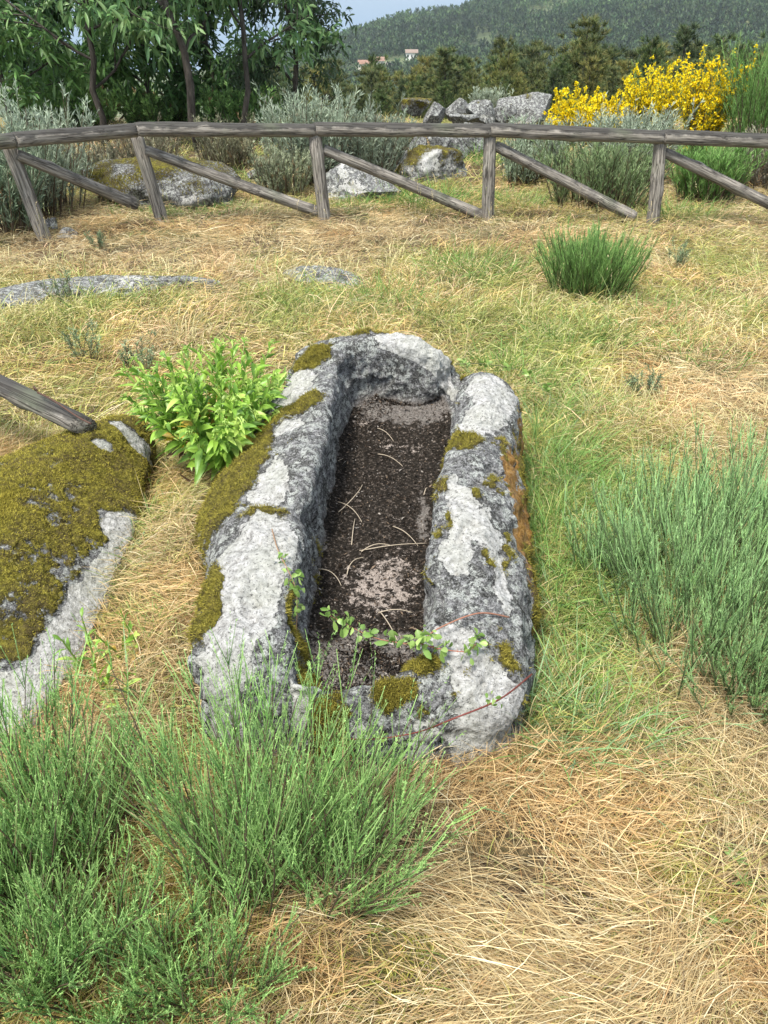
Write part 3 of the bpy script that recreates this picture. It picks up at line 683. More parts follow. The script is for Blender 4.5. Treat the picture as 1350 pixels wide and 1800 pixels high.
# ------------------------------------------------------------------ shrubs
def shrub(name, label, base, n, H, spread, cols, leaf=(.006, .0016), shoots=16, leaves=12, lean=(0, 0), seed=1, w=.0018, shlen=.3, cat='shrub', group=None, upc=.7, rb=.05, wood=(.12, .09, .06), flower=None, tipcol=None, mat=None, lup=.5, sa=.55):
    r = np.random.default_rng(seed); base = np.asarray(base, float)
    root = empty(name, tuple(base)); tag(root, label, cat, group)
    gs = Geo(); gf = Geo()
    a = r.random(n) * 2 * np.pi; q = np.sqrt(r.random(n)) * spread
    D0 = np.stack([np.cos(a) * q + lean[0], np.sin(a) * q + lean[1], np.ones(n)], 1)
    ln = H * (.6 + .45 * r.random(n)) * np.sqrt(1 + (q * .6) ** 2)
    P0 = np.stack([np.cos(a) * q / spread * rb, np.sin(a) * q / spread * rb, np.zeros(n)], 1) + r.normal(size=(n, 3)) * [rb * .25, rb * .25, 0]
    D0 = nrm(D0); K = 7; t = np.linspace(0, 1, K)
    upv = np.array([0, 0, 1.0])
    wv = r.normal(size=(n, 3)) * .10
    def along(tt, idx):
        return P0[idx] + D0[idx] * (ln[idx] * tt)[:, None] + upv * (upc * .25 * ln[idx] * tt * tt * (1 - D0[idx][:, 2]))[:, None] + wv[idx] * (ln[idx] * tt * tt)[:, None]
    for i in range(n):
        pts = along(t, np.full(K, i)); tube(gs, pts, np.linspace(w * 1.3, w * .4, K), 3, wood, cap=False)
    m = n * shoots; idx = np.repeat(np.arange(n), shoots); tt = .06 + .94 * r.random(m) ** .85
    P = along(tt, idx); dd = nrm(D0[idx] + wv[idx] * tt[:, None]); side = nrm(np.cross(dd, r.normal(size=(m, 3))))
    D = nrm(dd * .8 + side * sa + upv * .35); L = shlen * H * (.35 + .65 * r.random(m)) * (1.15 - .5 * tt)
    cols = np.asarray(cols); C = cols[r.choice(len(cols), m)] * (.55 + .85 * r.random((m, 1))) * (.7 + .6 * r.random((n, 1)))[idx]
    dryb = r.random(m) < .03; C[dryb] = (.26, .17, .09)
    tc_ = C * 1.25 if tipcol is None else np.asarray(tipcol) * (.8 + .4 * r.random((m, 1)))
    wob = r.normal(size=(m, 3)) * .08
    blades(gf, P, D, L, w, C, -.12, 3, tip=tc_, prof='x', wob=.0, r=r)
    # small leaves along each shoot
    M2 = m * leaves; id2 = np.repeat(np.arange(m), leaves); u = .08 + .92 * r.random(M2)
    Pl = P[id2] + D[id2] * (L[id2] * u)[:, None]; Pl[:, 2] += .12 * L[id2] * u * u
    Dl = nrm(D[id2] * lup + nrm(r.normal(size=(M2, 3))) * .7); Cl = C[id2] * (1 - u[:, None]) + tc_[id2] * u[:, None]
    Cl = Cl * (.75 + .5 * r.random((M2, 1)))
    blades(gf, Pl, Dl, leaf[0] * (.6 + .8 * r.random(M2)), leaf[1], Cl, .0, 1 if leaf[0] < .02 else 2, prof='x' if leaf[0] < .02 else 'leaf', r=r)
    obj('branches', gs.mesh('branches', M_shrub), root); obj('foliage', gf.mesh('foliage', mat or M_shrub), root)
    if flower is not None:
        gfl = Geo(); nf = flower[0]; k = r.choice(m, nf); u = .2 + .8 * r.random(nf); c0 = P[k] + D[k] * (L[k] * u)[:, None]
        for j in range(4):
            Dl = nrm(r.normal(size=(nf, 3)) + [0, 0, .3]); Cf = np.asarray(flower[1]) * (.75 + .4 * r.random((nf, 1)))
            blades(gfl, c0, Dl, flower[2] * (.7 + .6 * r.random(nf)), flower[2] * .75, Cf, .1, 2, prof='oak', r=r)
        f = obj('flowers', gfl.mesh('flowers', M_petal), root); f['label'] = 'bright yellow pea flowers'
    return root
BG = [(.11, .24, .06), (.15, .31, .07), (.075, .165, .045), (.21, .37, .10), (.10, .24, .08)]
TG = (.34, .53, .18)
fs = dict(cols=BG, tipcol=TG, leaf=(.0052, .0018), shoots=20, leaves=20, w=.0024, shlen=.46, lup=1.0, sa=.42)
S1 = 'broom bushes in the foreground'
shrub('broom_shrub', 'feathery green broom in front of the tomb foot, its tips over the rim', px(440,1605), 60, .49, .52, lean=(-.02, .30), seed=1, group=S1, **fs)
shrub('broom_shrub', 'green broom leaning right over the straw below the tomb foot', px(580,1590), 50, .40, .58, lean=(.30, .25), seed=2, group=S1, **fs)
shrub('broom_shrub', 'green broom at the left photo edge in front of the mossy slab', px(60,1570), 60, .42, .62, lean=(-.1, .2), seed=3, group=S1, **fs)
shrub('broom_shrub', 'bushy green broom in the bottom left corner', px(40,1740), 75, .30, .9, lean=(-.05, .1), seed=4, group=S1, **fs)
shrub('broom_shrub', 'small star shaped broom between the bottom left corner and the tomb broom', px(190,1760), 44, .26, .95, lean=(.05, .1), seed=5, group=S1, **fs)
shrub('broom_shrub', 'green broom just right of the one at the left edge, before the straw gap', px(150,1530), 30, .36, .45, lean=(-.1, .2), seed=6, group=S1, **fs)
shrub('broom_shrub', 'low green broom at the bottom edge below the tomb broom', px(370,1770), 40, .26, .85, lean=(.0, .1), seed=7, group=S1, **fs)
BB = [(.18, .34, .12), (.24, .42, .14), (.13, .26, .10), (.30, .48, .17)]
rs = dict(cols=BB, tipcol=(.36, .55, .24), leaf=(.006, .0018), shoots=11, leaves=12, w=.0026, shlen=.34, lup=1.3, sa=.30, upc=1.2, wood=(.13, .18, .08))
S2 = 'blue green bushes right of the tomb'
shrub('upright_shrub', 'large blue green bush at the right edge beside the tomb', px(1265,1110), 330, .40, .50, seed=11, group=S2, rb=.26, **rs)
shrub('upright_shrub', 'low sprawling dark bush at the right edge in front of the large one', px(1330,1215), 120, .27, .75, seed=18, group=S2, rb=.12, **rs)
shrub('upright_shrub', 'dense blue green bush cut by the right edge, behind the largest one', px(1370,980), 200, .40, .36, seed=12, group=S2, rb=.22, **rs)
shrub('upright_shrub', 'small thin blue green bush nearest the right side of the tomb', px(1065,1020), 80, .26, .45, seed=13, group=S2, rb=.06, **rs)
shrub('upright_shrub', 'blue green bush between the small one and the largest one', px(1190,950), 130, .28, .45, seed=14, group=S2, rb=.16, **rs)
shrub('round_bush', 'round dark green bush standing alone in pale grass before the fence', px(1035,520), 380, .38, .55, cols=[(.12, .26, .06), (.17, .34, .08), (.09, .19, .05)], tipcol=(.24, .40, .12), leaf=(.02, .003), shoots=9, leaves=5, w=.0045, shlen=.36, seed=15, rb=.17, sa=.3, wood=(.12, .18, .06), lup=1.6)
for k, (cx, cy, h) in enumerate(((250,655,.2),(150,640,.22),(195,410,.0),(120,545,.25),(175,440,.16),(345,700,.1),(590,300,.3),(1190,470,.2),(1135,700,.16))):
    if h == 0: continue
    shrub('grey_sprig', ['thin grey green sprig just left of the leafy plant', 'grey green sprig in straw above the broken pole', '', 'wiry green sprig rising over the flat rock sheet', 'short blue grey sprig below the second fence post', 'tiny green sprig behind the leafy plant', 'grey green sprig beside the middle fence post', 'thin green sprig right of the round bush', 'thin wiry green sprig in straw above the right bushes'][k],
          px(cx, cy), 12, h, .35, cols=[(.15, .21, .11), (.2, .26, .15)], leaf=(.018, .0035), shoots=8, leaves=8, w=.002, seed=30 + k, cat='plant')

# silver scrub and other shrubs beyond the fence
SV = [(.21, .27, .17), (.28, .34, .23), (.15, .20, .12), (.34, .40, .29)]
def bush(name, label, x0, x1, ytop, ybase, d, cols, seed, n=90, leaf=(.05, .009), tip=None, flower=None, shoots=14, leaves=9, upc=1.0, lup=1.0, w=.006, zoff=0.0, shl=.3, group=None, spread=None):
    b = pd((x0 + x1) / 2, ybase, d); b[2] = float(HT(np.array([b[0]]), np.array([d]))[0]) + zoff
    top = pd((x0 + x1) / 2, ytop, d)[2]; H = max(.25, top - b[2]); wd = (x1 - x0) * mpp(d) / 2
    return shrub(name, label, b, n, H * .85, spread or float(np.clip(wd / H * .5, .3, .9)), cols, leaf=leaf, shoots=shoots, leaves=leaves, seed=seed, w=w, rb=wd * .5, flower=flower, tipcol=tip, upc=upc, lup=lup, shlen=shl, group=group)
GS = 'silvery shrubs beyond the fence'
bush('silver_shrub', 'large silvery shrub behind the left end of the fence', -60, 190, 165, 400, 8.0, SV, 51, 130, tip=(.36, .43, .32), group=GS)
bush('silver_shrub', 'dark based silvery shrub under the leftmost rail', -110, 120, 240, 440, 7.2, [(.10, .15, .09), (.16, .22, .14), (.24, .3, .2)], 52, 110, group=GS)
bush('silver_shrub', 'silvery shrub behind the middle post, below the trees', 455, 640, 150, 330, 9.6, SV, 53, 120, tip=(.36, .43, .32), group=GS)
bush('silver_shrub', 'silvery shrub with dark stems right of the middle post', 560, 730, 185, 300, 9.9, [(.17, .21, .13), (.24, .28, .19), (.12, .13, .09)], 54, 110, tip=(.3, .36, .27), group=GS)
bush('silver_shrub', 'pale silvery shrub in front of the yellow broom', 1000, 1190, 180, 330, 9.6, SV, 55, 120, tip=(.4, .46, .35), group=GS)
bush('silver_shrub', 'grey shrub right of the rock pile', 880, 1010, 205, 330, 9.8, SV, 56, 90, tip=(.34, .4, .3), group=GS)
bush('silver_shrub', 'small silvery shrub growing behind the rock pile', 820, 890, 150, 235, 15.5, SV, 57, 50, tip=(.4, .46, .35), group=GS)
bush('dry_brush', 'brownish twiggy scrub behind the second fence post', 190, 330, 215, 330, 9.5, [(.20, .17, .11), (.26, .25, .16), (.13, .13, .08)], 58, 70, leaf=(.035, .006))
bush('dry_brush', 'brownish twiggy scrub between the two tree trunks', 330, 470, 200, 310, 10.4, [(.20, .19, .12), (.26, .26, .17), (.13, .14, .08)], 59, 70, leaf=(.035, .006))
DK = [(.20, .34, .10), (.27, .42, .14), (.13, .23, .08)]
bush('green_shrub', 'dark leafy undergrowth behind the left silvery shrub, below the trees', 20, 230, 140, 235, 13.6, DK, 81, 150, leaf=(.06, .02), spread=.8)
bush('green_shrub', 'dark leafy undergrowth around the foot of the leaning trunk', 215, 360, 150, 235, 13.9, DK, 82, 130, leaf=(.06, .02), spread=.8)
bush('green_shrub', 'dark leafy undergrowth between the thin trunk and the middle silvery shrub', 345, 500, 150, 235, 13.7, DK, 83, 130, leaf=(.06, .02), spread=.8)
bush('dry_brush', 'low grey green scrub beside the middle post, left of it', 440, 560, 255, 345, 8.9, [(.22, .25, .16), (.28, .31, .2), (.17, .19, .11)], 67, 90, leaf=(.035, .006))
bush('dry_brush', 'low brown scrub behind the leftmost brace', 120, 240, 250, 345, 9.3, [(.20, .19, .13), (.27, .28, .19), (.14, .15, .09)], 68, 90, leaf=(.035, .006))
bush('dry_brush', 'brown and green scrub in the gap left of the rock pile', 660, 740, 215, 275, 11.5, [(.22, .22, .14), (.28, .29, .18), (.14, .15, .09)], 69, 70, leaf=(.035, .006))
bush('dry_brush', 'grey green scrub between the fourth post and the dark bush', 875, 960, 240, 330, 9.4, SV, 70, 80, leaf=(.035, .006))
bush('dry_brush', 'grey tangled scrub at the right end of the fence', 1260, 1420, 215, 340, 9.2, [(.20, .18, .13), (.28, .27, .2), (.13, .13, .09)], 60, 90, leaf=(.035, .006))
bush('green_shrub', 'dark green bush behind the brace left of the fifth post', 930, 1150, 240, 385, 8.4, [(.11, .18, .06), (.16, .25, .09), (.08, .12, .05)], 61, 170, leaf=(.04, .006), tip=(.25, .33, .16), lup=1.6)
bush('green_shrub', 'bright green bush behind the rightmost brace', 1165, 1300, 245, 375, 8.6, [(.08, .19, .04), (.12, .26, .06), (.16, .32, .08)], 62, 150, leaf=(.05, .006), tip=(.22, .38, .11), lup=1.8)
bush('broom_bush', 'yellow flowering broom, the left low part beside the rocks', 965, 1130, 150, 260, 12.2, [(.10, .17, .05), (.14, .22, .06)], 63, 90, flower=(5200, (.95, .76, .012), .032), leaf=(.03, .006), spread=.6)
bush('broom_bush', 'yellow flowering broom rising to a spike in the middle', 1095, 1175, 100, 260, 11.8, [(.10, .17, .05), (.14, .22, .06)], 64, 80, flower=(3200, (.95, .76, .012), .032), leaf=(.03, .006), spread=.27)
bush('broom_bush', 'tall yellow flowering broom at the right, topmost of the yellow ones', 1200, 1258, 94, 270, 11.0, [(.10, .17, .05), (.14, .22, .06)], 65, 90, flower=(3800, (.95, .73, .010), .030), leaf=(.03, .006), spread=.24)
bush('tall_broom', 'tall bright green broom without flowers at the upper right', 1265, 1400, 60, 280, 10.7, [(.09, .20, .045), (.13, .27, .06)], 66, 150, leaf=(.05, .006), tip=(.18, .32, .09), lup=2.0, shl=.45)
print('shrubs ready')

# ------------------------------------------------------------------ leafy plant and weeds
def leafy(name, label, base, stems, H, sp, seed, llen=.075, cat='plant', dead=True):
    r = np.random.default_rng(seed); base = np.asarray(base, float); root = empty(name, tuple(base)); tag(root, label, cat)
    gs = Geo(); gl = Geo(); gd = Geo()
    pal = np.array([(.30, .50, .07), (.22, .40, .055), (.42, .58, .12), (.15, .29, .045)])
    for i in range(stems):
        a = r.random() * 2 * np.pi; q = sp * math.sqrt(r.random()); L = H * (.65 + .4 * r.random())
        D = np.array([math.cos(a) * q, math.sin(a) * q, .62 + .2 * r.random()]); D /= np.linalg.norm(D); t = np.linspace(0, 1, 7)
        P0 = np.array([math.cos(a) * q, math.sin(a) * q, 0]) * .12
        pts = P0 + D * (L * t)[:, None] + np.array([0, 0, .12 * L]) * (t * t)[:, None]
        if stems <= 5: gs = Geo()
        tube(gs, pts, np.linspace(.0035, .0016, 7), 5, (.26, .38, .09), cap=False)
        if stems <= 5: obj('stem', gs.mesh('stem', M_leaf), root)
        m = r.integers(20, 28) if stems > 5 else r.integers(8, 11); u = np.linspace(.12, .97, m); ang = np.arange(m) * 2.4 + r.random()
        C = P0 + D * (L * u)[:, None] + np.array([0, 0, .12 * L]) * (u * u)[:, None]
        s1 = np.cross(D, [0, 0, 1.0]) + [.01, 0, 0]; s1 /= np.linalg.norm(s1); s2 = np.cross(D, s1)
        o = s1 * np.cos(ang)[:, None] + s2 * np.sin(ang)[:, None]; Dl = nrm(o * .70 + D * (.50 + .75 * u[:, None]) + r.normal(size=(m, 3)) * .12)
        ll = llen * (1.15 - .55 * u) * (.75 + .5 * r.random(m)); col = pal[r.choice(4, m)] * (.8 + .35 * r.random((m, 1)))
        yl = r.random(m) < .07 * (u < .5); col[yl] = (.52, .36, .06)
        blades(gl, C, Dl, ll, ll * (.24 + .10 * r.random(m)), col, .25 + .25 * r.random(m), 6, tip=col * 1.12, prof='leaf', fold=.45, wob=.08, r=r, side=np.cross(Dl, D + r.normal(size=(m, 3)) * .15))
        if stems > 5:      # nodding bud clusters at the tips
            k = 14; e = pts[-1]; Db = nrm(D + r.normal(size=(k, 3)) * .7); blades(gl, np.repeat(e[None], k, 0) + r.normal(size=(k, 3)) * .006, Db, .022, .007, np.array([.42, .58, .14]) * (.8 + .4 * r.random((k, 1))), .7, 3, prof='leaf', fold=.5, r=r)
    if stems > 5: obj('stems', gs.mesh('stems', M_leaf), root)
    obj('leaves', gl.mesh('leaves', M_leaf), root)
    if dead:
        n = 70; q = r.normal(size=(n, 3)) * [.07, .055, .01]; D = nrm(r.normal(size=(n, 3)) * [1, 1, .5])
        blades(gd, q + [.0, -.03, .02], D, .05 + .04 * r.random(n), .018, np.array([.13, .075, .045]) * (.5 + r.random((n, 1))), .3, 4, prof='leaf', fold=.8, wob=.3, r=r)
        obj('dead_leaves', gd.mesh('dead_leaves', M_leaf), root)['label'] = 'curled brown dead leaves at the foot'
    return root
lp = px(385, 795, .17)
leafy('leafy_plant', 'bright lime green leafy plant with many stems rooted between slab and tomb', lp, 58, .385, .76, 5, .10)
leafy('leafy_sprout', 'lime green sprout before the white lichen edge of the slab', px(175,1185,.05), 3, .17, .4, 6, .06, dead=False)
leafy('leafy_sprout', 'lime green sprout in straw beside the tomb, yellow leaf at its foot', px(248,1145,.06), 3, .14, .4, 7, .06, dead=False)
leafy('leafy_sprout', 'lime green sprout lowest of the three, near the broom tips', px(195,1270,.04), 3, .15, .5, 8, .065, dead=False)

# ------------------------------------------------------------------ brambles and stalks on the stone
def bramble(label, pts, seed, leaves=(), rad=.0022, col=(.22, .07, .055)):
    root = empty('bramble', tuple(pts[0])); tag(root, label, 'bramble', None); r = np.random.default_rng(seed)
    P = np.array(pts) - np.array(pts[0]); t = np.linspace(0, len(P) - 1.001, 50); C = cr(P, t, False) + .0
    g = Geo(); tube(g, C, np.linspace(rad, rad * .35, 50) * (1 + .25 * r.random(50)), 6, col)
    k = r.integers(2, 48, 40); blades(g, C[k], nrm(r.normal(size=(40, 3))), .008, .0028, np.array(col) * .8, 0, 1, r=r)
    obj('stem', g.mesh('stem', M_shrub), root)
    for (u, sz) in leaves:
        c = C[int(u * 49)]; n = 12; gl = Geo()
        D = nrm(r.normal(size=(n, 3)) + [0, 0, .55]); colr = np.array([(.26, .40, .10), (.36, .50, .16), (.20, .34, .08)])[r.choice(3, n)] * (.8 + .4 * r.random((n, 1)))
        blades(gl, c + r.normal(size=(n, 3)) * .009 + [0, 0, .006], D, sz * (.6 + .6 * r.random(n)), sz * .62, colr, .2, 4, prof='oak', fold=.4, r=r)
        obj('leaf_cluster', gl.mesh('leaf_cluster', M_leaf), root)
def tp(x, y, lift=.01, z=.36):
    p = px(x, y, z)
    for _ in range(4): p = px(x, y, top_z(p[0], p[1]) + lift)
    return p
def airp(x, y, z): return px(x, y, z)
bramble('red bramble stem arching across the right corner of the tomb foot', [airp(935,1185,.2), tp(880,1228,.02), tp(800,1262,.03), airp(730,1288,.27), airp(640,1300,.22), airp(560,1290,.18)], 1, [(.25, .014), (.75, .014)], .0023, (.20, .055, .045))
bramble('thin bramble with leaf clusters trailing over the foot of the trough', [tp(895,1085,.015), tp(840,1078,.03), tp(770,1105,.03), airp(735,1130,.37), airp(690,1128,.36), airp(650,1118,.35), airp(610,1098,.36), airp(580,1082,.36)], 2, [(.36, .012), (.5, .024), (.6, .03), (.72, .026), (.84, .028), (.98, .022)], .0018, (.36, .17, .11))
bramble('short bramble shoot with leaves above the right end of the foot', [airp(735,1130,.37), tp(770,1140,.03), tp(820,1145,.03), tp(838,1130,.03)], 3, [(.05, .03), (.4, .026), (.7, .02), (1, .024)], .0018, (.36, .15, .10))
bramble('thin bramble hanging down the inside of the left wall', [tp(478,930,.01), tp(488,965,.015), airp(505,1000,.42), airp(520,1035,.40), airp(522,1075,.34), airp(520,1130,.26)], 4, [(.3, .016), (.5, .022), (.62, .024), (.8, .018)], .0016, (.32, .2, .12))
bramble('green bramble trailing in the grass behind the right wall', [px(800,640,.42), px(850,640,.3), px(910,650,.22), px(950,680,.18), px(1000,720,.15), px(1080,716,.16)], 5, [(.1, .03), (.22, .03), (.35, .034), (.5, .034), (.65, .03)], .002, (.2, .2, .1))
def stalk(a, b, bend, seed):
    p, q = tp(a[0], a[1], .006, .18), tp(b[0], b[1], .006, .18); r = np.random.default_rng(seed); t = np.linspace(0, 1, 16)[:, None]
    n = np.array([-(q - p)[1], (q - p)[0], 0]); C = p * (1 - t) + q * t + n * bend * 4 * t * (1 - t) + [0, 0, 1] * (.012 * np.sin(t * 3.1))
    g = Geo(); tube(g, C - p, np.linspace(.0017, .001, 16), 5, (.55, .47, .36)); o = obj('dry_stalk', g.mesh('dry_stalk', M_grass), loc=tuple(p))
    tag(o, 'thin pale dry stalk lying on the dark soil in the trough', 'stalk', 'dry stalks in the trough')
for k, s in enumerate((((575,895),(603,806),.16),((595,900),(637,852),-.08),((594,882),(636,918),.05),((618,958),(624,912),0),((664,798),(708,820),.02),((628,715),(672,724),.06),((660,752),(692,776),.04),
        ((690,925),(735,960),.02),((632,968),(750,955),-.03),((635,970),(690,960),.1),((668,1075),(705,1140),.0),((665,1077),(725,1077),.0),((560,1000),(600,1030),.1),((745,870),(752,858),0),((610,1010),(640,980),.12))):
    stalk(*s, 60 + k)
print('small things ready')

# ------------------------------------------------------------------ wood: fence and broken pole
def log(name, p, q, r0, r1, parent, seed, bend=0.0, stain=1.0, cut=0.0, knots=3):
    """a weathered round timber with wavy sides, built along its own z axis"""
    r = np.random.default_rng(seed); p = np.asarray(p, float); q = np.asarray(q, float); L = np.linalg.norm(q - p)
    NS, NR = 28, 40; t = np.linspace(0, 1, NR); th = np.linspace(0, 2 * np.pi, NS, endpoint=False)
    T_, H_ = np.meshgrid(t, th, indexing='ij'); x0 = np.cos(H_); y0 = np.sin(H_)
    rad = (r0 + (r1 - r0) * T_); pp = np.stack([x0.ravel() * 1.2 + seed, y0.ravel() * 1.2, T_.ravel() * L * 3], 1)
    rad = rad * (1 + .10 * fbm(pp, 1.0, 3, seed).reshape(rad.shape) + .03 * fbm(pp * [4, 4, 1], 1.5, 2, seed + 5).reshape(rad.shape))
    for _ in range(knots):
        kt, kh = r.random(), r.random() * 2 * np.pi; dd = ((T_ - kt) * L / .05) ** 2 + (np.angle(np.exp(1j * (H_ - kh))) / .5) ** 2; rad = rad + .012 * np.exp(-dd)
    end = np.minimum(T_, 1 - T_) * L; rad = rad * (1 - .12 * np.exp(-end / .006))
    bx = bend * np.sin(T_ * np.pi) + .006 * np.sin(T_ * 9 + seed)
    V = np.stack([x0 * rad + bx, y0 * rad, T_ * L + cut * (x0 * rad) * ((T_ > .5) * 2 - 1) * (np.abs(T_ - .5) > .49)], -1).reshape(-1, 3)
    V = np.concatenate([V, [[bx[0, 0], 0, 0]], [[bx[-1, 0], 0, L]]])
    i = np.arange(NR - 1)[:, None] * NS; j = np.arange(NS)[None]; j2 = (j + 1) % NS
    Q = np.stack([i + j, i + j2, i + NS + j2, i + NS + j], -1).reshape(-1, 4); a = NR * NS; jj = np.arange(NS); k2 = (jj + 1) % NS
    Tt = np.concatenate([np.stack([np.full(NS, a), k2, jj], 1), np.stack([np.full(NS, a + 1), (NR - 1) * NS + jj, (NR - 1) * NS + k2], 1)])
    me = mesh_from(name, V, [Q, Tt], attrs=dict(stain=np.full(len(V), stain)), mat=M_wood)
    o = obj(name, me, parent); rot = Vector(q - p).to_track_quat('Z', 'Y')
    pl = parent.location if parent is not None else Vector((0, 0, 0))
    o.location = Vector(p) - pl; o.rotation_mode = 'QUATERNION'; o.rotation_quaternion = rot; return o
fence = empty('wooden_fence', (0, 7.6, 0)); tag(fence, 'weathered grey log fence with posts, one top rail and slanting braces behind the tomb', 'fence')
def fd(x): return float(np.interp(x, [-300, 0, 85, 285, 570, 857, 1150, 1450, 1700], [6.0, 6.75, 6.85, 7.65, 7.72, 7.72, 7.5, 7.35, 7.2]))
posts = [((-215, 470), (-300, 285)), ((86, 436), (14, 252)), ((286, 390), (240, 236)), ((571, 386), (553, 234)), ((857, 388), (861, 238)), ((1146, 398), (1161, 248)), ((1445, 410), (1472, 258))]
for k, (b, t_) in enumerate(posts):
    d0 = fd(b[0]); pb = pd(b[0], b[1], d0); pt = pd(t_[0], t_[1], d0); v = nrm(pb - pt)
    log('post', pb + v * .25, pt, .063, .056, fence, 10 + k, .008, stain=.25)
rails = [((-310, 275), (30, 247)), ((22, 246), (243, 229)), ((238, 227), (558, 229)), ((552, 227), (866, 230)), ((858, 228), (1172, 241)), ((1163, 240), (1480, 254))]
for k, (a, b) in enumerate(rails):
    log('rail', pd(a[0], a[1], fd(a[0]) - .02), pd(b[0], b[1], fd(b[0]) - .02), .060, .055, fence, 30 + k, (.02, .012, -.008, .012, -.012, .015)[k], stain=1.25, cut=.5)
braces = [((-290, 300), (-10, 390)), ((30, 272), (240, 360)), ((256, 264), (562, 373)), ((568, 262), (850, 380)), ((870, 256), (1116, 382)), ((1168, 268), (1430, 396))]
for k, (a, b) in enumerate(braces):
    log('brace', pd(a[0], a[1], fd(a[0]) + .03), pd(b[0], b[1], fd(b[0]) + .03), .045, .050, fence, 50 + k, (-.01, .012, -.03, .01, .015, .01)[k], stain=.35)
pole_p = pd(-230, 590, 3.9); pole_q = px(150, 748, .31)
pole = empty('broken_pole', tuple(pole_q)); tag(pole, 'broken weathered grey log with its end resting on the mossy slab', 'log')
pole_p = px(-260, 560, .49)
log('shaft', pole_p, pole_q, .046, .040, pole, 71, .0, stain=.9, cut=.8)
g = Geo(); a = px(66, 690, .41); b = px(160, 744, .36); t = np.linspace(0, 1, 14)[:, None]
tube(g, a * (1 - t) + b * t - pole_q + np.array([0, 0, .006]) * np.sin(t * 6), .0035, 6, (.10, .055, .04)); tube(g, np.array([a + [0, 0, .006], a + [-.012, .01, .02], a + [-.016, .02, .0]]) - pole_q, .0035, 6, (.10, .055, .04))
obj('rusty_rod', g.mesh('rusty_rod', M_shrub), pole)

# ------------------------------------------------------------------ loose rocks
def rock(label, c, size, seed, moss=.1, white=.3, rotz=0.0, flat=.0, name='boulder', group=None, sink=.25, cuts=6, rough=.14):
    r = np.random.default_rng(seed); n1, n2 = 60, 90
    ph = np.linspace(0.02, np.pi - .02, n1); th = np.linspace(0, 2 * np.pi, n2, endpoint=False); PH, TH = np.meshgrid(ph, th, indexing='ij')
    V = np.stack([np.sin(PH) * np.cos(TH), np.sin(PH) * np.sin(TH), np.cos(PH)], -1).reshape(-1, 3)
    for _ in range(cuts * 2):       # flattened facets
        nv = nrm(r.normal(size=3)); h = .42 + .32 * r.random(); dd = V @ nv; V = V - nv * np.maximum(dd - h, 0)[:, None] * .98
    if flat: V[:, 2] = np.clip(V[:, 2], -1, 1 - flat)
    V = V * (1 + rough * fbm(V + seed, 1.3, 4, seed, .6)[:, None]); W = V * np.asarray(size); ca, sa = math.cos(rotz), math.sin(rotz)
    W = np.stack([W[:, 0] * ca - W[:, 1] * sa, W[:, 0] * sa + W[:, 1] * ca, W[:, 2]], 1)
    sc = max(size); Nn = nrm(V / np.asarray(size)); W = W + Nn * (.045 * sc * fbm(W, 3 / sc, 4, seed + 3, .6) + .012 * sc * fbm(W, 12 / sc, 3, seed + 4))[:, None]
    F = grid_faces(n1, n2)[:, ::-1]
    ms = moss + .4 * fbm(W, 2.5 / sc, 3, seed + 7) + .35 * (Nn[:, 2] - .3); wh = white + .35 * fbm(W, 2.2 / sc, 3, seed + 8); z0 = wh * 0
    me = mesh_from(name, W, [F], attrs=dict(white=wh, moss=ms, orange=z0, soil=z0 - 1, grit=z0 - 1, seam=z0), mat=M_rock2)
    o = obj(name, me); o.location = tuple(c); tag(o, label, 'boulder' if name == 'boulder' else 'stone', group); return o
def rk(label, cx, cy, w, h, d, seed, depth=1.0, **kw):
    c = pd(cx, cy, d); m = mpp(d); return rock(label, c, (w * m / 2 * 1.05, w * m / 2 * depth, h * m / 2 * 1.1), seed, **kw)
rk('wide mossy boulder behind the second fence post', 295, 340, 270, 110, 8.7, 1, .7, moss=.30, white=.34, cuts=2, rough=.4)
rk('dark boulder with a white lichen blotch under the third brace', 640, 338, 150, 90, 8.9, 2, .7, moss=.22, white=.42, cuts=2, rough=.35)
rk('pale flat boulder behind the third brace, yellow moss on its top', 755, 305, 130, 85, 9.9, 3, .9, moss=.26, white=.46, cuts=2, rough=.35)
rk('small dark stone on the mossy ground left of the middle post', 445, 307, 36, 18, 9.0, 4, name='stone')
GR = 'boulders of the rock pile'
for a in (('flat topped boulder with yellow moss, leftmost of the pile', 726, 190, 76, 44, 13.4, 5, dict(moss=.4, flat=.4)),
          ('upright grey boulder beside the mossy flat one', 764, 203, 42, 56, 13.2, 6, dict()),
          ('rounded boulder with a moss spot in the middle of the pile', 797, 199, 54, 44, 13.4, 7, dict(moss=.2)),
          ('tilted flat brownish boulder just above the rail', 812, 212, 60, 34, 12.6, 8, dict(flat=.4)),
          ('pointed grey boulder above the rail near the fourth post', 845, 206, 54, 58, 12.8, 9, dict()),
          ('grey boulder between the pointed one and the biggest one', 882, 206, 54, 42, 13.0, 10, dict()),
          ('biggest rounded grey boulder of the pile, at its right end', 928, 192, 100, 66, 14.2, 11, dict(cuts=3)),
          ('angular boulder seen under the rail with a shaded lower face', 778, 256, 60, 52, 11.2, 12, dict(moss=.1)),
          ('narrow pointed boulder seen under the rail', 806, 262, 46, 58, 11.0, 13, dict()),
          ('broad brown boulder seen under the rail beside the fourth post', 842, 250, 76, 70, 11.3, 14, dict(white=.1)),
          ('low grey boulder under the rail at the left of the pile', 738, 256, 40, 34, 11.1, 15, dict())):
    rk(*a[:7], .8, group=GR, **a[7])
rk('whitish stone at the foot of the leftmost post', 116, 420, 48, 36, 6.95, 21, .8, name='stone', white=.5)
rk('small round grey stone left of the leftmost post foot', 70, 436, 24, 18, 6.75, 22, .9, name='stone', white=.4)
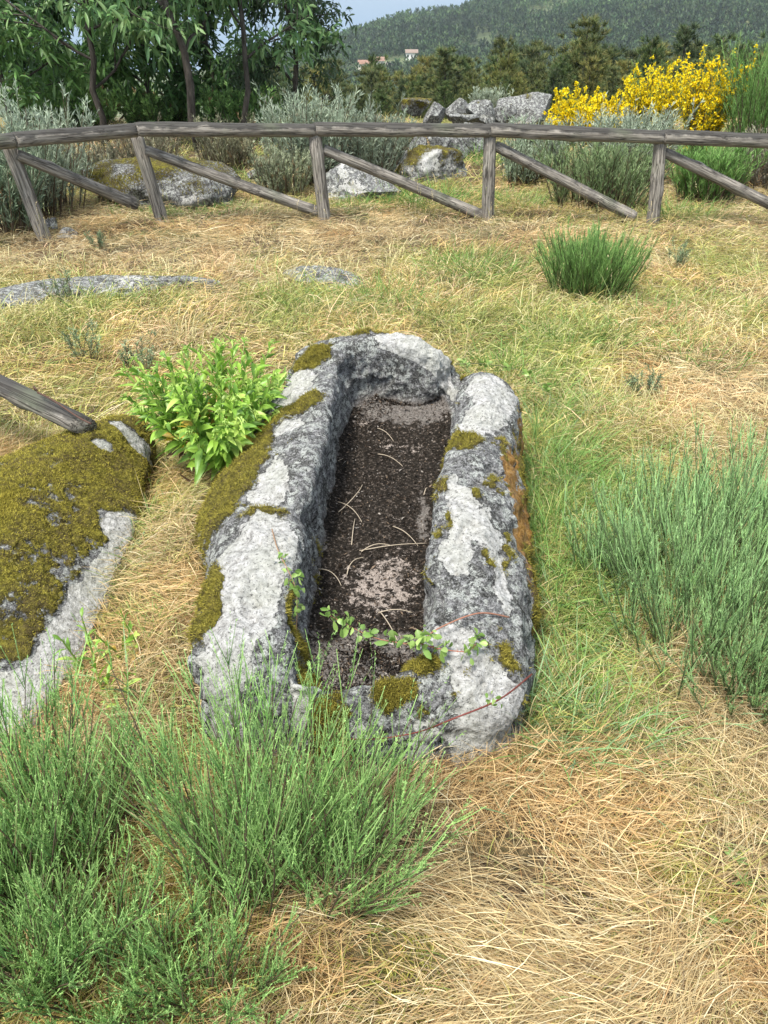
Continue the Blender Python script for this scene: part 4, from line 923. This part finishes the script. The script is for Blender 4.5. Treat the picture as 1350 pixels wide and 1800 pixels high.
rk('grey stone half hidden under the shrub behind the leftmost post', 92, 396, 34, 26, 7.2, 23, .9, name='stone', white=.3)
rk('tiny dark stone in the straw at the left edge', 36, 476, 20, 12, 6.1, 24, .9, name='stone', white=.1)
rk('grey boulder cut by the left photo edge', -12, 478, 50, 76, 6.0, 25, .9, white=.25)
rk('small pale stone in the grass at the right end of the fence', 1322, 386, 34, 14, 7.9, 26, .9, name='stone', white=.4)
print('rocks ready')

# ------------------------------------------------------------------ broadleaf trees
def branchy(r, P, D, L, rad, depth, segs, tips, g, up=.15):
    K = 6; pts = [P]; d = D
    for k in range(K):
        d = d + r.normal(size=3) * .14 + np.array([0, 0, up * .25]); d = d / np.linalg.norm(d); pts.append(pts[-1] + d * L / K)
    pts = np.array(pts); tube(g, pts, np.linspace(rad, rad * .5, K + 1), 7 if depth > 1 else 4, (.5, .5, .5), cap=False)
    if depth == 0: tips.append(pts); return
    n = 4 if depth > 1 else 5
    for k in range(n):
        f = .3 + .7 * (k + r.random()) / n; q = pts[int(f * K)]
        a = r.normal(size=3); a[2] *= .5; nd = d * .6 + nrm(a) * .85; nd = nd / np.linalg.norm(nd)
        branchy(r, q, nd, L * (.5 + .2 * r.random()), rad * .5, depth - 1, segs, tips, g, up)
    tips.append(pts[3:])
def tree(label, base, H, seed, lean=(0, 0), n_leaf=9000, rad=.07, low=.25, forks=7, cols=None, group=None, lsz=.14):
    r = np.random.default_rng(seed); root = empty('broadleaf_tree', tuple(base)); tag(root, label, 'tree', group)
    g = Geo(); K = 12; t = np.linspace(0, 1, K); wob = np.cumsum(r.normal(size=(K, 3)) * [.05, .05, 0], 0) * H / 5
    pts = np.stack([lean[0] * t * H, lean[1] * t * H, t * H], 1) + wob; pts[0] = (0, 0, -.2)
    tube(g, pts, np.linspace(rad, rad * .25, K), 10, (.5, .5, .5))
    tips = []
    for k in range(forks):
        f = low + (1 - low) * (k + .5 * r.random()) / forks; i = min(K - 1, int(f * K)); a = k * 2.4 + r.random()
        D = np.array([math.cos(a), math.sin(a), .35 + .5 * r.random()]); D /= np.linalg.norm(D)
        branchy(r, pts[i], D, H * (.36 - .16 * f) * (.9 + .4 * r.random()), rad * .45 * (1.1 - f * .6), 2, 5, tips, g)
    obj('trunk', g.mesh('trunk', M_bark), root)
    A = np.concatenate(tips); A = A[A[:, 2] > .35 * 0 + .5]
    idx = r.integers(0, len(A), n_leaf // 4); c0 = A[idx] + r.normal(size=(len(idx), 3)) * .09
    P = np.repeat(c0, 4, 0) + r.normal(size=(len(c0) * 4, 3)) * .025; n = len(P)
    D = nrm(r.normal(size=(n, 3)) + [0, 0, -.15]); cols = np.asarray(cols if cols is not None else [(.14, .27, .09), (.20, .35, .12), (.10, .20, .08), (.29, .44, .18)])
    C = cols[r.choice(len(cols), n)] * (.7 + .6 * r.random((n, 1))); gl = Geo()
    blades(gl, P, D, lsz * (.6 + .7 * r.random(n)), lsz * .34, C, .3 + .3 * r.random(n), 3, prof='oak', fold=.35, r=r)
    obj('crown', gl.mesh('crown', M_leaf), root); return root
def gbase(x, d): p = pd(x, 200, d); p[2] = float(HT(p[:1], np.array([d]))[0]); return p
GT = 'broadleaf trees beyond the fence'
tree('broadleaf tree with a dark leaning trunk, left of the two trunks in view', gbase(345, 11.6), 4.3, 101, (-.12, 0), 5200, .06, .25, 8, group=GT)
tree('broadleaf tree with a thin upright trunk, nearest the open sky', gbase(424, 12.0), 3.9, 104, (.02, 0), 4400, .045, .28, 7, group=GT, lsz=.13)
tree('light green broadleaf tree at the left photo edge', gbase(20, 12.5), 2.8, 103, (.0, 0), 4200, .045, .15, 8, cols=[(.13, .27, .07), (.17, .32, .09), (.10, .20, .06)], group=GT)
tree('dense dark broadleaf tree between the left edge and the leaning trunk', gbase(170, 12.2), 3.9, 108, (.0, 0), 4300, .05, .15, 8, group=GT)
tree('small bushy tree at the right foot of the broadleaf trees', gbase(520, 13.2), 2.5, 105, (.0, 0), 4500, .05, .1, 7, cols=[(.05, .10, .04), (.07, .12, .05), (.09, .13, .07)], group=GT, lsz=.10)
tree('low leafy young tree filling the gap under the leaning trunk', gbase(265, 13.5), 2.3, 106, (.0, 0), 4500, .05, .08, 7, cols=[(.10, .21, .06), (.07, .15, .045)], group=GT)
tree('low bushy tree behind the silvery shrub at the left edge', gbase(80, 14.5), 2.6, 110, (.0, 0), 4500, .05, .06, 8, cols=[(.09, .18, .06), (.06, .13, .045)], group=GT)
tree('low dark bush tree between the two trunks in view', gbase(385, 15), 2.2, 111, (.0, 0), 4500, .05, .06, 8, cols=[(.06, .12, .045), (.09, .17, .05)], group=GT)
tree('low bushy tree behind the dense dark tree', gbase(180, 15.5), 2.6, 112, (.0, 0), 4500, .05, .06, 8, cols=[(.07, .14, .045), (.11, .20, .06)], group=GT)
print('trees ready')

# ------------------------------------------------------------------ pines
def pine_meshes(seed, H=7.0, R=1.9, tint=(1, 1, 1)):
    r = np.random.default_rng(seed); g = Geo(); t = np.linspace(0, 1, 8)
    tube(g, np.stack([.05 * np.sin(t * 5), .05 * np.cos(t * 4), t * H], 1), np.linspace(.13, .02, 8), 6, (.5, .5, .5)); gl = Geo(); P = []; D = []
    z = .06 * H
    while z < H * .99:
        f = z / H; n = r.integers(5, 8); a0 = r.random() * 6.3
        for k in range(n):
            a = a0 + k * 6.283 / n + r.normal() * .25; Lb = R * (1 - f) ** .7 * (.6 + .6 * r.random()) + .12; m = max(2, int(Lb / .26))
            u = np.linspace(.35, 1, m); e = .15 + .5 * f; x = np.cos(a) * Lb * u; y = np.sin(a) * Lb * u; zz = z + e * Lb * u * u + .05
            P.append(np.stack([x, y, zz], 1) + r.normal(size=(m, 3)) * .09); D.append(np.stack([np.cos(a) * .45 + 0 * u, np.sin(a) * .45 + 0 * u, 1.0 + 0 * u], 1))
        z += H * (.05 + .02 * r.random())
    P = np.concatenate(P); D = np.concatenate(D); rep = 38; tone = np.repeat(.6 + .8 * r.random((len(P), 1)), rep, 0); P = np.repeat(P, rep, 0); D = np.repeat(D, rep, 0); n = len(P)
    Dn = nrm(nrm(D) * .9 + nrm(r.normal(size=(n, 3))) * .75); C = np.array([(.065, .09, .032), (.09, .115, .04), (.05, .07, .03), (.14, .14, .055)])[r.choice(4, n)] * tone * tint
    blades(gl, P + r.normal(size=(n, 3)) * .04, Dn, .30 * (.6 + .7 * r.random(n)), .05, C, 0, 1, tip=C * 1.7, r=r)
    return g.mesh('trunk', M_bark), gl.mesh('crown', M_shrub)
protos = [pine_meshes(200 + k, 7.0, (1.4, 1.8, 1.25, 2.2, 1.6, 1.5)[k], ((1, 1, 1), (1.35, 1.2, .9), (.7, .8, .9), (1.1, 1.05, .9), (1.6, 1.3, 1), (.8, .95, .8))[k]) for k in range(6)]
def pine(label, x, y, H, k, rz, group='pines of the wood beyond the rock pile', wide=1.0):
    root = empty('pine_tree', (x, y, float(HT(np.array([x]), np.array([y]))[0]) - .1)); tag(root, label, 'pine', group)
    for nm, me in zip(('trunk', 'crown'), protos[k]): obj(nm, me, root)
    s = H / 7.0; root.scale = (s * wide, s * wide, s); root.rotation_euler = (0, 0, rz); return root
def pine_at(cx, ytop, d, k, label, rz=0., wide=1.0):
    p = pd(cx, ytop, d); h = p[2] - float(HT(p[:1], p[1:2])[0]) + .1; return pine(label, p[0], p[1], h, k, rz, None, wide)
pine_at(1037, 36, 33, 3, 'tallest broad pine standing out against the hill right of centre', 0, 1.25)
pine_at(783, 86, 29, 0, 'dark pine with a clear pointed top above the rock pile', 1, 1.4)
pine_at(893, 96, 31, 1, 'rounded yellowish pine between the dark pointed one and the tallest', 2)
pine_at(1210, 46, 42, 2, 'pine with a rounded dark top right of the tallest one', .5, 1.3)
rp_ = np.random.default_rng(5); cnt = 0
for d in (22, 25, 28, 32, 36, 41, 47, 54, 62, 72):
    half = d * .62; step = 1.35 + d * .022; n = int(2 * half / step)
    for i in range(n):
        x = -half + (i + rp_.random()) * step; y = d + rp_.normal() * d * .05; cpx = 675 + FPX * x / (y * CP + 1.6 * SP)
        if cpx < 440: continue
        ytop = np.interp(cpx, [0, 300, 560, 610, 700, 760, 950, 1100, 1350], [130, 120, 92, 112, 112, 86, 74, 62, 58]) + rp_.normal() * 12 + (78 - d) * .8
        if d < 30 and 640 < cpx: ytop += 14
        p = pd(cpx, ytop, y); gz = float(HT(np.array([x]), np.array([y]))[0]); h = p[2] - gz
        if h < 1.2: continue
        pine('dark green pine, one of the closed wood beyond the rock pile', x, y, min(h, 11), int(rp_.integers(0, 6)), rp_.random() * 6, wide=.9 + .4 * rp_.random()); cnt += 1
print('pines', cnt)

# ------------------------------------------------------------------ far wood on the hill
def clearing(x, y):
    c = np.zeros(len(x), bool)
    for (cx, cy, d, rx, ry) in ((655, 84, 660, 34, 55), (612, 92, 640, 20, 30), (722, 78, 690, 16, 20), (945, 27, 830, 16, 24), (1120, 8, 880, 90, 30), (1030, 14, 870, 40, 14), (905, 50, 760, 10, 14)):
        p = pd(cx, cy, d); c |= ((x - p[0]) / rx) ** 2 + ((y - p[1]) / ry) ** 2 < 1
    return c
def far_wood():
    r = np.random.default_rng(6); n = 30000; u = r.random(n); y = 340 + (RD + 30 - 340) * u ** .8; x = -.2 * y + r.random(n) * y * .86
    k = ~clearing(x, y) & (fbm2(x, y, .012, 4, 9, .6) > -.34); x, y = x[k], y[k]; n = len(x)
    z = HT(x, y); H = 6.0 + 6 * r.random(n) ** 1.5; m = 20
    u = r.random((n, m)) ** .8; a = r.random((n, m)) * 6.283; rr = (1 - u * .8) * H[:, None] * .30 * np.sqrt(r.random((n, m)))
    P = np.stack([x[:, None] + np.cos(a) * rr, y[:, None] + np.sin(a) * rr, z[:, None] + H[:, None] * (.10 + .78 * u)], -1).reshape(-1, 3)
    D = np.stack([np.cos(a), np.sin(a), 1.3 + 0 * a], -1).reshape(-1, 3) + r.normal(size=(n * m, 3)) * .3
    tone = np.clip(.85 + .6 * fbm2(x, y, .012, 3, 91) + .28 * r.normal(size=n), .4, 1.8)
    base = np.array([(.040, .085, .030), (.058, .11, .036), (.08, .13, .045)])[r.choice(3, n)] * tone[:, None]
    C = np.repeat(base, m, 0) * (.6 + .8 * r.random((n * m, 1))); L = np.repeat(H, m) * .20; g = Geo()
    blades(g, P, D, L, L * .5, C, 0, 1, r=r, prof='x')
    tag(obj('far_forest', g.mesh('far_forest', M_shrub)), 'dark pine forest covering the far hillside', 'forest', kind='stuff')
far_wood()
# skyline clump and village
def house(label, cx, cy, d, w, h, dp, wallc, roofc):
    p = pd(cx, cy, d); x, y = p[0], p[1]; z = float(HT(np.array([x]), np.array([y]))[0])
    root = empty('house', (x, y, z)); tag(root, label, 'house', 'houses of the far hamlet')
    g = Geo(); V = [(-w/2, -dp/2, -3), (w/2, -dp/2, -3), (w/2, dp/2, -3), (-w/2, dp/2, -3), (-w/2, -dp/2, h), (w/2, -dp/2, h), (w/2, dp/2, h), (-w/2, dp/2, h), (-w/2, 0, h + dp * .22), (w/2, 0, h + dp * .22)]
    g.add(V, Q=[(0,1,5,4),(1,2,6,5),(2,3,7,6),(3,0,4,7)], T=[(4,8,7),(5,6,9)], C=wallc); obj('wall', g.mesh('wall', M_plain, False), root)
    g = Geo(); e = .5; R_ = [(-w/2-e, -dp/2-e, h-.05), (w/2+e, -dp/2-e, h-.05), (w/2+e, 0, h+dp*.24+.1), (-w/2-e, 0, h+dp*.24+.1), (-w/2-e, dp/2+e, h-.05), (w/2+e, dp/2+e, h-.05)]
    R2 = [(a, b, c + .25) for a, b, c in R_]
    g.add(R_ + R2, Q=[(6,7,8,9),(9,8,11,10),(0,1,2,3),(3,2,5,4),(0,1,7,6),(4,5,11,10),(0,3,9,6),(3,4,10,9),(1,2,8,7),(2,5,11,8)], C=roofc); obj('roof', g.mesh('roof', M_plain, False), root)
    for k in (-.3, 0, .3):
        g = Geo(); cx_ = k * w; y_ = -dp/2 - .04; g.add([(cx_-.5, y_, h*.35), (cx_+.5, y_, h*.35), (cx_+.5, y_, h*.75), (cx_-.5, y_, h*.75), (cx_-.5, y_+.03, h*.35), (cx_+.5, y_+.03, h*.35), (cx_+.5, y_+.03, h*.75), (cx_-.5, y_+.03, h*.75)], Q=[(0,1,2,3),(0,1,5,4),(3,2,6,7),(0,3,7,4),(1,2,6,5)], C=(.06,.06,.07)); obj('window', g.mesh('window', M_plain, False), root)
M_plain = foliage_mat('painted_plaster', 0.0, .8)
house('white house with an orange roof, left one of the far hamlet', 643, 82, 655, 11, 4.5, 9, (.7, .66, .6), (.42, .24, .17))
house('white house with an orange roof, right one of the far hamlet', 665, 79, 665, 9, 4.5, 9, (.72, .7, .66), (.44, .27, .2))
house('small pale house apart to the right of the far hamlet', 724, 72, 690, 9, 4.5, 8, (.7, .7, .66), (.4, .3, .24))
house('low grey roofed house to the left of the far hamlet', 690, 90, 640, 9, 3.5, 8, (.6, .58, .54), (.3, .26, .22))
# ------------------------------------------------------------------ air
def haze():
    V = [(x, y, z) for z in (-170, 330) for y in (-40, 2400) for x in (-1700, 1700)]
    me = mesh_from('haze', V, np.array([(0,2,3,1),(4,5,7,6),(0,1,5,4),(2,6,7,3),(0,4,6,2),(1,3,7,5)]), smooth=False)
    m = bpy.data.materials.new('haze'); m.use_nodes = True; nt = m.node_tree; nt.nodes.clear()
    o = nt.nodes.new('ShaderNodeOutputMaterial'); v = nt.nodes.new('ShaderNodeVolumePrincipled'); v.inputs['Density'].default_value = HAZE
    v.inputs['Color'].default_value = (.80, .90, 1.0, 1); nt.links.new(v.outputs[0], o.inputs['Volume']); me.materials.append(m)
    h = obj('haze', me); h['kind'] = 'stuff'; h['label'] = 'thin bluish air between the tomb and the far hill'; h['category'] = 'haze'
HAZE = 0.00014
haze()
print('all built')
